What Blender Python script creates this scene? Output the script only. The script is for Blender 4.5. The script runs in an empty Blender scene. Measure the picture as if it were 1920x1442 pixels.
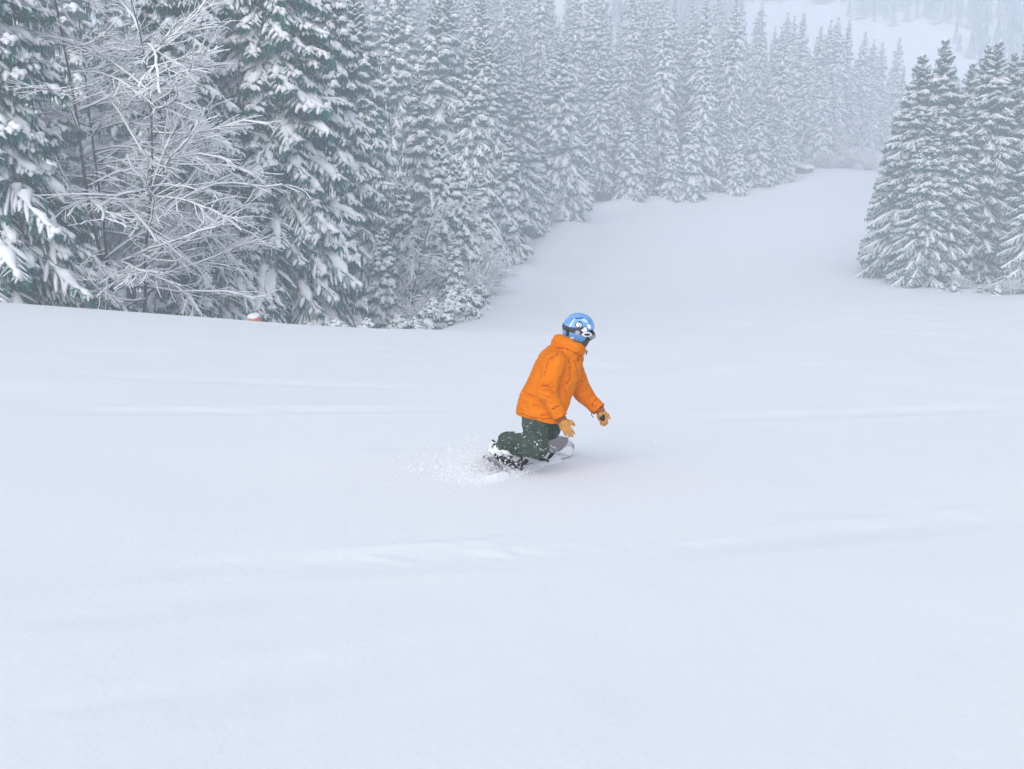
import bpy, math, random
import numpy as np
R = math.radians
rng = np.random.default_rng(11)
random.seed(11)
sc = bpy.context.scene
COL = sc.collection

# ------------------------------------------------------------------ camera, sky, sun, exposure
PITCH = R(17.0); FPX = 2059.0
cam = bpy.data.cameras.new('camera'); cam_o = bpy.data.objects.new('camera', cam); COL.objects.link(cam_o)
cam.sensor_width = 36.0; cam.lens = 36.0 * FPX / 1920.0
cam.clip_start = 0.1; cam.clip_end = 3000
cam_o.rotation_euler = (math.pi / 2 - PITCH, 0, 0)
sc.camera = cam_o

SUN_EL, SUN_AZ = R(38), R(200)          # azimuth clockwise from +Y (view direction)
w = bpy.data.worlds.new('World'); sc.world = w; w.use_nodes = True
nt = w.node_tree; nt.nodes.clear()
sky = nt.nodes.new('ShaderNodeTexSky'); sky.sky_type = 'NISHITA'; sky.sun_disc = False
sky.sun_elevation = SUN_EL; sky.sun_rotation = SUN_AZ
sky.air_density = 1.0; sky.dust_density = 1.5; sky.ozone_density = 1.0
hs = nt.nodes.new('ShaderNodeHueSaturation'); hs.inputs['Saturation'].default_value = 0.45
bg = nt.nodes.new('ShaderNodeBackground'); bg.inputs['Strength'].default_value = 0.10
wo = nt.nodes.new('ShaderNodeOutputWorld')
nt.links.new(sky.outputs[0], hs.inputs['Color']); nt.links.new(hs.outputs[0], bg.inputs['Color']); nt.links.new(bg.outputs[0], wo.inputs['Surface'])
sun = bpy.data.lights.new('sun', 'SUN'); sun.energy = 1.1; sun.angle = R(65); sun.color = (1.0, 0.96, 0.92)
sun_o = bpy.data.objects.new('sun', sun); COL.objects.link(sun_o)
sun_o.rotation_euler = (math.pi / 2 - SUN_EL, 0, math.pi - SUN_AZ)
sc.view_settings.view_transform = 'Standard'; sc.view_settings.look = 'None'
sc.view_settings.gamma = 1.0; sc.view_settings.exposure = 0.98; sc.view_settings.use_curve_mapping = False
cy = sc.cycles
cy.max_bounces = 12; cy.diffuse_bounces = 7; cy.glossy_bounces = 2; cy.transmission_bounces = 2
cy.volume_bounces = 4; cy.transparent_max_bounces = 4
cy.use_denoising = True; cy.use_adaptive_sampling = True; cy.adaptive_threshold = 0.02
HAZE_DENSITY = 0.0043

# ------------------------------------------------------------------ projection helpers (camera sits at the origin)
FWD = np.array([0, math.cos(PITCH), -math.sin(PITCH)]); UPV = np.array([0, math.sin(PITCH), math.cos(PITCH)]); RGT = np.array([1.0, 0, 0])
def unp(px, py, dep):
    u = (px - 960) / FPX; v = (py - 721) / FPX
    return dep * (FWD + u * RGT - v * UPV)
def proj(p):
    p = np.asarray(p, float); d = p @ FWD
    return 960 + FPX * (p @ RGT) / d, 721 - FPX * (p @ UPV) / d

# ------------------------------------------------------------------ terrain
def sp(v, k=1.0): return k * np.logaddexp(0, np.asarray(v, float) / k)
def sstep(a, b, v):
    t = np.clip((v - a) / (b - a), 0, 1); return t * t * (3 - 2 * t)
XB_Y = np.array([-50, 30, 40, 60, 80, 95, 120, 140, 150, 158, 170, 188, 200, 230, 300, 700.])
XB_X = np.array([-300, -60, -5, -4.2, -3, -1, 3, 7, 14, 30, 43, 51, 58, 75, 90, 90.])
XR_Y = np.array([-50, 60, 75, 85, 95, 105, 130, 190, 230, 300, 700.])
XR_X = np.array([80, 60, 38, 33, 29, 31, 42, 60, 75, 90, 90.])
_k = rng.normal(size=(14, 2)); _ph = rng.uniform(0, 6.28, 14)
def ground(x, y):
    x = np.asarray(x, float); y = np.asarray(y, float)
    z = -20.3 + sp(18.65 - .2105 * y, 2.5)
    z = z + .080 * sp(-x - 1.5, 1.5) * (1 - sstep(36, 62, y))
    z = z - 4.2 * sstep(33, 52, y) * sstep(2.5, 9, -x) * (1 - sstep(75, 120, y))
    z = z - .45 * sstep(35, 46, y) * sstep(-14, 6, -x) * (1 - sstep(2.5, 9, -x)) * (1 - sstep(52, 75, y))
    xb = np.interp(y, XB_Y, XB_X); xr = np.interp(y, XR_Y, XR_X)
    z = z + .19 * sp(xb - x - 7, 3) * sstep(70, 150, y)
    z = z + .14 * sp(x - xr - 6, 3) * sstep(60, 100, y)
    z = z + .05 * sp(y - 205, 6)
    hill = .36 * sp(y - 300 - .10 * (x - 60), 8)
    z = z + 40 * (1 - np.exp(-hill / 40))
    # soft wind-packed undulation
    for i in range(14):
        s = .10 + .05 * i
        z = z + .012 / (1 + .35 * i) * np.sin((_k[i, 0] * x * .5 + _k[i, 1] * y) * s + _ph[i]) * np.minimum(1, np.abs(y) / 6 + .3)
    return z
def ground_hit(px, py, y0=1.5, y1=600):
    d = unp(px, py, 1.0); ys = np.geomspace(y0, y1, 6000)
    xs = d[0] / d[1] * ys; zs = d[2] / d[1] * ys
    b = np.nonzero(zs < ground(xs, ys))[0]
    i = b[0] if len(b) else -1
    return np.array([xs[i], ys[i], float(ground(xs[i], ys[i]))])
def at(px, y):
    """ground point on the vertical plane of pixel column px at distance y"""
    x = 0.0
    for _ in range(20):
        z = float(ground(x, y)); x = (px - 960) / FPX * (y * math.cos(PITCH) - z * math.sin(PITCH))
    return np.array([x, y, float(ground(x, y))])
def z_at_pix(py, y):
    """height seen at pixel row py at distance y"""
    d = unp(960, py, 1.0); return d[2] / d[1] * y

# ------------------------------------------------------------------ mesh helpers
def new_mesh(name, V, F, mats, mi=None, smooth=True):
    me = bpy.data.meshes.new(name)
    V = np.asarray(V, np.float32)
    if isinstance(F, np.ndarray) and F.ndim == 2:
        n, k = F.shape
        me.vertices.add(len(V)); me.vertices.foreach_set('co', V.ravel())
        me.loops.add(n * k); me.loops.foreach_set('vertex_index', F.astype(np.int32).ravel())
        me.polygons.add(n); me.polygons.foreach_set('loop_start', np.arange(0, n * k, k, dtype=np.int32))
        me.update(calc_edges=True)
    else:
        me.from_pydata([tuple(v) for v in V.tolist()], [], [tuple(int(i) for i in f) for f in F]); me.update()
    for m in (mats if isinstance(mats, (list, tuple)) else [mats]): me.materials.append(m)
    if mi is not None: me.polygons.foreach_set('material_index', np.asarray(mi, np.int32))
    me.polygons.foreach_set('use_smooth', np.full(len(me.polygons), bool(smooth)))
    me.validate()
    return me
def link(name, data, parent=None, loc=None):
    o = bpy.data.objects.new(name, data); COL.objects.link(o)
    if parent is not None: o.parent = parent
    if loc is not None: o.location = loc
    return o
def tag(o, label=None, cat=None, group=None, kind=None):
    if label: o['label'] = label
    if cat: o['category'] = cat
    if group: o['group'] = group
    if kind: o['kind'] = kind
    return o

class MB:
    """collects pieces into one mesh"""
    def __init__(s): s.V = []; s.F = []; s.n = 0
    def add(s, V, F):
        V = np.asarray(V, float); s.V.append(V); F = np.asarray(F, int)
        if F.shape[1] == 4: F = np.concatenate([F[:, [0, 1, 2]], F[:, [0, 2, 3]]])
        s.F.append(F + s.n); s.n += len(V); return s
    def arrays(s):
        if not s.V: return np.zeros((0, 3)), np.zeros((0, 3), int)
        return np.concatenate(s.V), np.concatenate(s.F)
    def mesh(s, name, mat, smooth=True):
        V, F = s.arrays(); return new_mesh(name, V, F, mat, smooth=smooth)

def nrm(v): v = np.asarray(v, float); return v / (np.linalg.norm(v, axis=-1, keepdims=True) + 1e-12)

_ring_cache = {}
def loft(P, rx, rz, ns=6, flat=1.0, up=None, cap=True, phase=0.0):
    """tube along P (n,3); rx half-width, rz half-height per point; flat squeezes the lower half"""
    P = np.asarray(P, float); n = len(P)
    D = np.gradient(P, axis=0); D = nrm(D)
    U = np.array([0, 0, 1.0]) if up is None else np.asarray(up, float)
    S = np.cross(D, U); bad = np.linalg.norm(S, axis=1) < 1e-3
    S[bad] = np.cross(D[bad], [1.0, .3, 0]); S = nrm(S); N = np.cross(S, D)
    a = np.arange(ns) * 2 * math.pi / ns + phase
    c, s_ = np.cos(a), np.sin(a); s_ = np.where(s_ < 0, s_ * flat, s_)
    rx = np.broadcast_to(rx, (n,)); rz = np.broadcast_to(rz, (n,))
    V = P[:, None, :] + S[:, None, :] * (rx[:, None] * c[None])[:, :, None] + N[:, None, :] * (rz[:, None] * s_[None])[:, :, None]
    V = V.reshape(-1, 3); F = []
    for i in range(n - 1):
        for j in range(ns):
            k = (j + 1) % ns
            F.append((i * ns + j, i * ns + k, (i + 1) * ns + k)); F.append((i * ns + j, (i + 1) * ns + k, (i + 1) * ns + j))
    if cap:
        V = np.concatenate([V, P[:1], P[-1:]]); b = n * ns
        for j in range(ns):
            k = (j + 1) % ns
            F.append((b, k, j)); F.append((b + 1, (n - 1) * ns + j, (n - 1) * ns + k))
    return V, np.array(F, int)
def box(c, h, M=None):
    c = np.asarray(c, float)
    V = np.array([[x, y, z] for x in (-1, 1) for y in (-1, 1) for z in (-1, 1)], float) * np.asarray(h, float)
    if M is not None: V = V @ np.asarray(M, float)
    F = np.array([(0, 1, 3, 2), (4, 6, 7, 5), (0, 4, 5, 1), (2, 3, 7, 6), (0, 2, 6, 4), (1, 5, 7, 3)])
    return V + c, F

# ------------------------------------------------------------------ materials
def mat(name, base=(.8, .8, .8), rough=.7, spec=.3, build=None):
    m = bpy.data.materials.new(name); m.use_nodes = True
    n = m.node_tree.nodes; b = n['Principled BSDF']
    b.inputs['Base Color'].default_value = (*base, 1); b.inputs['Roughness'].default_value = rough
    b.inputs['Specular IOR Level'].default_value = spec
    if build: build(m.node_tree, b)
    return m
def noise(nt, scale, detail=4, rough=.55, coord='Object', vec_scale=None):
    tc = nt.nodes.new('ShaderNodeTexCoord'); nz = nt.nodes.new('ShaderNodeTexNoise')
    nz.inputs['Scale'].default_value = scale; nz.inputs['Detail'].default_value = detail; nz.inputs['Roughness'].default_value = rough
    if vec_scale:
        mp = nt.nodes.new('ShaderNodeMapping'); mp.inputs['Scale'].default_value = vec_scale
        nt.links.new(tc.outputs[coord], mp.inputs['Vector']); nt.links.new(mp.outputs[0], nz.inputs['Vector'])
    else: nt.links.new(tc.outputs[coord], nz.inputs['Vector'])
    return nz.outputs['Fac']
def ramp(nt, fac, stops):
    r = nt.nodes.new('ShaderNodeValToRGB'); e = r.color_ramp.elements
    while len(e) < len(stops): e.new(.5)
    for el, (p, c) in zip(e, stops): el.position = p; el.color = (*c, 1) if len(c) == 3 else c
    nt.links.new(fac, r.inputs['Fac']); return r.outputs['Color']
def bump(nt, b, height, strength, dist):
    bp = nt.nodes.new('ShaderNodeBump'); bp.inputs['Strength'].default_value = strength; bp.inputs['Distance'].default_value = dist
    nt.links.new(height, bp.inputs['Height']); nt.links.new(bp.outputs[0], b.inputs['Normal']); return bp
def mixc(nt, fac, a, bcol):
    mx = nt.nodes.new('ShaderNodeMix'); mx.data_type = 'RGBA'
    for s, v in ((mx.inputs['Factor'], fac), (mx.inputs[6], a), (mx.inputs[7], bcol)):
        if hasattr(v, 'is_linked') or isinstance(v, bpy.types.NodeSocket): nt.links.new(v, s)
        elif isinstance(v, (int, float)): s.default_value = v
        else: s.default_value = (*v, 1)
    return mx.outputs[2]
def mathn(nt, op, a, b=0.0):
    n = nt.nodes.new('ShaderNodeMath'); n.operation = op; n.use_clamp = False
    for s, v in zip(n.inputs, (a, b)):
        if isinstance(v, bpy.types.NodeSocket): nt.links.new(v, s)
        else: s.default_value = v
    return n.outputs[0]

SNOW = (.86, .875, .90)
def b_ground(nt, b):
    a = noise(nt, 1.3, 6, .6, vec_scale=(1, .35, 1)); c = noise(nt, 14, 5, .65); d = noise(nt, 90, 3, .6)
    h = mathn(nt, 'ADD', mathn(nt, 'MULTIPLY', a, 1.0), mathn(nt, 'ADD', mathn(nt, 'MULTIPLY', c, .12), mathn(nt, 'MULTIPLY', d, .02)))
    bump(nt, b, h, .28, .08)
    nt.links.new(ramp(nt, noise(nt, .35, 4), [(.3, (.845, .865, .895)), (.7, (.875, .888, .91))]), b.inputs['Base Color'])
M_ground = mat('snow_ground', SNOW, .75, .12, b_ground)
def b_snow(nt, b):
    bump(nt, b, noise(nt, 9, 4, .6), .5, .05)
M_snow = mat('snow', (.88, .89, .905), .8, .1, b_snow)
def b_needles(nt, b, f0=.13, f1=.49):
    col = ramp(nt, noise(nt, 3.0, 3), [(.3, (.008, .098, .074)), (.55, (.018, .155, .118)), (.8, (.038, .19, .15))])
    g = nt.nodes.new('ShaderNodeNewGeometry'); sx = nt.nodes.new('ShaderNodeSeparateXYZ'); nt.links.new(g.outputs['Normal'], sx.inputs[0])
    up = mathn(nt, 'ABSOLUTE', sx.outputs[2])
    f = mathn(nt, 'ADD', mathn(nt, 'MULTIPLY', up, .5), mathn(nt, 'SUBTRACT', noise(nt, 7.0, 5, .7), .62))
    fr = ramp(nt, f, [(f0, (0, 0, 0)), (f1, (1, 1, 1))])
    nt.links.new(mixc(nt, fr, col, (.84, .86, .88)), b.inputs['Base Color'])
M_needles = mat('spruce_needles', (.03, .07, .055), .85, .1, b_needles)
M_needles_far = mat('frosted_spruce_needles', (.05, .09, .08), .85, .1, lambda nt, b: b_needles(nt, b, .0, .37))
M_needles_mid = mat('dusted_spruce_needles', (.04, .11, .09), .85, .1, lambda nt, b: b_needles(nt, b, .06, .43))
def b_bark(nt, b):
    col = ramp(nt, noise(nt, 6, 5, .7, vec_scale=(1, 1, .25)), [(.3, (.03, .026, .024)), (.6, (.075, .066, .06)), (.75, (.13, .12, .11))])
    fr = ramp(nt, noise(nt, 2.2, 5, .7), [(.60, (0, 0, 0)), (.70, (1, 1, 1))])
    nt.links.new(mixc(nt, fr, col, (.75, .77, .8)), b.inputs['Base Color'])
    bump(nt, b, noise(nt, 14, 4, .7, vec_scale=(1, 1, .2)), .7, .05)
M_bark = mat('bark', (.07, .06, .055), .9, .1, b_bark)
M_steel = mat('galvanised_steel', (.35, .37, .4), .45, .5)
M_twig = mat('bare_twig_bark', (.10, .09, .085), .9, .1)

# ------------------------------------------------------------------ the ground sheet
def build_ground():
    r = 1.011
    ys = [-30, -22, -16, -11, -7, -4, -2, -.5, .6]
    y = 1.4
    while y < 640: ys.append(y); y = y + (max(.045, .0072 * (y + 1.5)) if y < 14 else (.0075 if 38 < y < 105 else .014) * (y + 2.0))
    ys.append(660); ys = np.array(ys)
    sx = np.linspace(-1, 1, 321); sx = np.sign(sx) * np.abs(sx) ** 1.35
    hw = np.maximum(14, .95 * np.maximum(ys, 0) + 12)
    X = sx[None, :] * hw[:, None]; Y = np.repeat(ys[:, None], len(sx), 1)
    Z = ground(X, Y)
    # shallow ridden tracks: (x0,y0)->(x1,y1) grooves in the fresh snow
    for (a, b, wd, dp) in TRACKS:
        a = np.array(a[:2]); b = np.array(b[:2]); d = b - a; L = np.hypot(*d); d = d / L
        t = (X - a[0]) * d[0] + (Y - a[1]) * d[1]; q = -(X - a[0]) * d[1] + (Y - a[1]) * d[0] + .18 * np.sin(t * .35 + wd * 40)
        k = sstep(-.5, 1.5, t) * (1 - sstep(L - 1.5, L + .5, t))
        Z = Z + k * .65 * (-dp * np.exp(-(q / wd) ** 2) + .6 * dp * np.exp(-((np.abs(q) - 1.7 * wd) / (.6 * wd)) ** 2))
    for (a, b, wd, amp) in SCUFFS:
        a = np.array(a[:2]); b = np.array(b[:2]); d = b - a; L = np.hypot(*d); d = d / L
        t = (X - a[0]) * d[0] + (Y - a[1]) * d[1]; q = -(X - a[0]) * d[1] + (Y - a[1]) * d[0] + .12 * np.sin(t * 1.1)
        k = sstep(-.4, .6, t) * (1 - sstep(L - .6, L + .4, t)) * np.exp(-(q / wd) ** 2); s = 0
        for i in range(14): s = s + np.sin((_k[i, 0] * X + _k[i, 1] * Y) * (7 + 1.6 * i) + _ph[i] + 2 * np.sin((_k[13 - i, 0] * X + _k[13 - i, 1] * Y) * 2.3))
        Z = Z + k * .6 * amp * np.clip(s / 4 - .15, -.6, 1.2)
    # soft bank along the curved edge of the run, long wind ripples on the open slope
    xb = np.interp(Y, XB_Y, XB_X)
    Z = Z + .9 * np.exp(-((X - xb - 1.5) / 2.4) ** 2) * sstep(62, 90, Y) * (1 - sstep(175, 200, Y))
    rip = np.sin(X * .55 + Y * 2.1 + 1.5 * np.sin(X * .3 + Y * .25)) + .6 * np.sin(X * .9 - Y * 3.1 + 2 * np.sin(X * .21 - Y * .4))
    Z = Z + .007 * rip * np.clip(Y / 8, .3, 1.6) * (.5 + .5 * np.sin(X * .23 + 1.3) * np.sin(Y * .31 + .7)) * (1 - sstep(70, 100, Y))
    n, m = X.shape
    idx = np.arange(n * m).reshape(n, m)
    F = np.stack([idx[:-1, :-1], idx[:-1, 1:], idx[1:, 1:], idx[1:, :-1]], -1).reshape(-1, 4)
    o = link('ground', new_mesh('ground', np.stack([X, Y, Z], -1).reshape(-1, 3), F, M_ground))
    tag(o, 'broad white snow-covered ski slope dropping to a winding run', 'ground', kind='structure')
G = ground_hit
TRACKS = [(G(250, 1050), G(1120, 1028), .20, .012), (G(1120, 1028), G(1919, 955), .18, .011), (G(0, 1345), G(830, 1180), .18, .012),
          (G(0, 1150), G(560, 1080), .2, .018), (G(40, 775), G(900, 768), .25, .03), (G(100, 700), G(880, 725), .3, .03),
          (G(0, 655), G(700, 660), .35, .04), (G(1150, 705), G(1900, 660), .3, .04), (G(1250, 790), G(1919, 760), .3, .025),
          (G(1300, 600), G(1900, 640), .6, .10), (G(1450, 560), G(1919, 615), .8, .14), (G(1380, 575), G(1850, 618), .7, .12),
          (G(1480, 470), G(1700, 585), 1.0, .14), (G(1180, 700), G(1500, 470), .8, .10), (G(1250, 690), G(1560, 440), .8, .10), (G(1560, 530), G(1919, 600), .8, .14), (G(1100, 480), G(1350, 400), 1.2, .12)]
SCUFFS = [(G(330, 1055), G(1120, 1022), .16, .016), (G(700, 1040), G(930, 995), .18, .022), (G(1120, 1022), G(1919, 955), .14, .013), (G(1350, 975), G(1919, 925), .30, .012), (G(0, 1350), G(430, 1235), .16, .014), (G(290, 1095), G(520, 1075), .12, .016),
          (G(0, 1190), G(300, 1105), .2, .010), (G(500, 1230), G(840, 1180), .10, .012), (G(180, 760), G(560, 770), .5, .02), (G(850, 850), G(600, 830), .5, .018)]
build_ground()

# ------------------------------------------------------------------ spruce boughs
def lumpy(n, lo, hi, r): return lo + (hi - lo) * r.random(n)
def bough(r, L, a0, a1, detail, snow):
    """one bough along +X from the trunk: returns (needles V,F), (snow V,F), spine points"""
    nd, sn = MB(), MB()
    n = 9 if detail == 2 else (6 if detail == 1 else 4)
    t = np.linspace(0, 1, n); ang = a0 + (a1 - a0) * t ** .8
    if a1 < -.3: ang = ang + np.where(t > .82, .35, 0)
    ds = L / (n - 1)
    x = np.concatenate([[0], np.cumsum(np.cos(ang[:-1]) * ds)]); z = np.concatenate([[0], np.cumsum(np.sin(ang[:-1]) * ds)])
    yb = .06 * L * np.sin(t * 2.5 + r.uniform(0, 6)) * t
    P = np.stack([x, yb, z], -1)
    def pt(tt): return np.array([np.interp(tt, t, P[:, k]) for k in range(3)])
    # needles below the spine
    def fringe(Q, hang, k):
        m = len(Q)
        for i in range(m - 1):
            for _ in range(k):
                s0, s1 = sorted(r.random(2)); a = Q[i] + (Q[i + 1] - Q[i]) * s0; b = Q[i] + (Q[i + 1] - Q[i]) * min(1, s1 + .25)
                c = (a + b) / 2 + np.array([r.normal(0, .05), r.normal(0, .06), -hang * r.uniform(.5, 1.4)])
                nd.add([a, b, c], [(0, 1, 2)])
    def blade(Q, wd):
        m = len(Q); D = nrm(np.gradient(Q, axis=0)); S = nrm(np.cross(D, [0, 0, 1.0]))
        ww = wd * np.linspace(1, .35, m) * r.uniform(.7, 1.2, m)
        A = Q + S * ww[:, None] + np.array([0, 0, -.35]) * ww[:, None]; B = Q - S * ww[:, None] + np.array([0, 0, -.35]) * ww[:, None]
        V = np.concatenate([A, Q, B]); F = []
        for i in range(m - 1):
            F += [(i, i + 1, m + i + 1, m + i), (m + i, m + i + 1, 2 * m + i + 1, 2 * m + i)]
        nd.add(V, F)
    def snowy(Q, wd, ns, seglump=.35):
        m = len(Q); pr = np.sin(np.linspace(.35, math.pi - .12, m)) ** .5
        ww = wd * pr * (1 + seglump * r.normal(0, .9, m)).clip(.35, 1.8)
        Q2 = Q + np.array([0, 0, 1]) * (.25 * ww[:, None] + .02) + r.normal(0, .14, (m, 3)) * wd
        V, F = loft(Q2, ww, ww * r.uniform(.55, .95), ns, flat=.55, cap=detail > 0)
        V = V + r.normal(0, .10 if detail == 2 else .06, V.shape) * wd
        sn.add(V, F)
    hang = {2: .34, 1: .36, 0: .45}[detail]
    blade(P, .10 + .03 * L if detail else .2); fringe(P, hang, {2: 4, 1: 3, 0: 2}[detail])
    # snow on the spine, broken in one or two places
    if detail == 2:
        tt = .14
        while tt < .95:
            ln = r.uniform(.35, .9); e = min(1.0, tt + ln)
            m = max(5, int((e - tt) * L / .21))
            snowy(np.array([pt(u) for u in np.linspace(tt, e, m)]), snow * (.110 + .020 * L) * (1.05 - .30 * tt), 6, .40)
            tt = e + r.uniform(.0, .06)
    else:
        m = 5 if detail == 1 else 4
        snowy(np.array([pt(u) for u in np.linspace(.12, 1.0, m)]), snow * (.15 + .035 * L) * (1.0 if detail else 1.25), 5 if detail else 4, .25)
    # side twigs
    nl = {2: int(5 + 3.9 * L), 1: int(4 + 2.4 * L), 0: int(2 + 1.1 * L)}[detail]
    for side in (-1, 1):
        for i in range(nl):
            u = .16 + .80 * (i + r.uniform(-.3, .3)) / max(1, nl - 1); u = min(max(u, .1), .98)
            ll = ((.25 if detail == 2 else .33) * L * (1 - u) ** .7 + .18) * (.55 + .45 * min(1, u / .3)) * r.uniform(.7, 1.15)
            fa = R(r.uniform(38, 66)); base = pt(u)
            m = 3
            s = np.linspace(0, 1, m); dz = -(.18 + .35 * r.random()) * ll * s ** 1.3
            Q = base + np.stack([math.cos(fa) * ll * s, side * math.sin(fa) * ll * s, dz + math.tan(min(.3, np.interp(u, t, ang))) * math.cos(fa) * ll * s], -1)
            blade(Q, .085 if detail == 2 else (.10 if detail == 1 else .16)); fringe(Q, hang, {2: 2, 1: 2, 0: 1}[detail])
            if r.random() < ((.62 if detail == 2 else .70) if snow > .7 else .66):
                if detail == 2: f0 = r.uniform(0, .45); Q = np.array([Q[0] + (Q[-1] - Q[0]) * v_ + np.array([0, 0, .10 * ll * v_ * (1 - v_)]) for v_ in np.linspace(f0, 1.0, 4)])
                snowy(Q, snow * r.uniform(.035, .085) * (1.05 if detail == 2 else 1.3 if detail == 1 else 1.9), 4)
    return nd.arrays(), sn.arrays(), P

def spruce(seed, H, rad, detail, snow, bare=.04, droop=1.0, dens=1.0, needles=None, pw=.82):
    """spruce of height H: trunk+limbs, needles, snow as three meshes"""
    r = np.random.default_rng(seed)
    lib = {}
    nlib = 3 if detail == 2 else 4
    classes = [(R(38), R(18)), (R(14), R(-12)), (R(-2), R(-38 * droop)), (R(-16), R(-54 * droop))]
    lens = [.30, .55, .8, 1.0]
    for c, (a0, a1) in enumerate(classes):
        for k in range(nlib):
            for li, f in enumerate(lens):
                if (c == 0 and li > 1) or (c == 3 and li < 1): continue
                lib[(c, li, k)] = bough(r, max(.5, rad * f * r.uniform(.92, 1.05)), a0, a1, detail, snow)
    nd, sn, tr = MB(), MB(), MB()
    sway = lambda zz: np.array([.10 * math.sin(zz * .35 + seed), .10 * math.cos(zz * .3 + seed), 0])
    zz = np.linspace(-.6, H, 14)
    tr.add(*loft(np.array([[0, 0, v] + sway(v) for v in zz]), np.maximum(.015, .0125 * H * (1 - zz / H * .97)), np.maximum(.015, .0125 * H * (1 - zz / H * .97)), 9 if detail == 2 else 6, up=(1, 0, 0)))
    h = bare * H; step0 = (.44 if detail == 2 else .50 if detail == 1 else .72) / dens
    while h < H * .985:
        u = h / H
        prof = (1 - u) ** pw * (1 - .35 * math.exp(-((u - bare) / .06) ** 2))
        Lw = rad * prof + .12
        nb = int(round((5 + (4.6 if detail == 2 else 4.0) * min(1, Lw / 2.5)) if detail else (4 + 2.5 * min(1, Lw / 2.5))))
        c = 0 if u > .88 else (1 if u > .68 else (2 if u > .36 else 3))
        off = r.uniform(0, 6.28)
        for b in range(nb):
            L = Lw * r.uniform(.62, 1.2)
            cc = min(3, max(0, c + (1 if r.random() < .22 else 0) - (1 if r.random() < .18 else 0)))
            ks = [kk for kk in lib if kk[0] == cc]
            best = min(ks, key=lambda kk: abs(lens[kk[1]] * rad - L) + .001 * r.random() + (0.0 if kk[2] == b % nlib else .02))
            (nv, nf), (sv, sf), P = lib[best]
            sc_ = L / (np.hypot(P[-1, 0], P[-1, 2]) + 1e-6)
            az = off + b * 6.283 / nb + r.uniform(-.28, .28); ca, sa = math.cos(az), math.sin(az)
            M = np.array([[ca, sa, 0], [-sa, ca, 0], [0, 0, 1]])
            o = np.array([0, 0, h + r.uniform(-.18, .18)]) + sway(h)
            nd.add(nv * sc_ @ M + o, nf); sn.add(sv * sc_ @ M + o, sf)
            if detail == 2 or (detail == 1 and b % 2 == 0):
                Pl = P[::2] * sc_ @ M + o; tr.add(*loft(Pl, np.linspace(.045, .012, len(Pl)), np.linspace(.045, .012, len(Pl)), 3, cap=False))
        h += step0 * (1 - .5 * u) * r.uniform(.8, 1.2)
    # leader with a small snow cap
    tip = np.array([0, 0, H]) + sway(H)
    sn.add(*loft(np.array([tip + [0, 0, -.45], tip + [0, 0, -.2], tip + [0, 0, .1]]), [.05, .07, .02], [.05, .07, .02], 5, up=(1, 0, 0)))
    for k in range(5):
        a = k * 1.256; d = np.array([math.cos(a), math.sin(a), .9]); nd.add([tip + [0, 0, -.6], tip + [0, 0, -.45], tip + [0, 0, -.5] + d * .35], [(0, 1, 2)])
    return tr.mesh('trunk', M_bark), nd.mesh('crown', needles or (M_needles if detail == 2 else M_needles_mid), False), sn.mesh('snow', M_snow)

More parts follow.
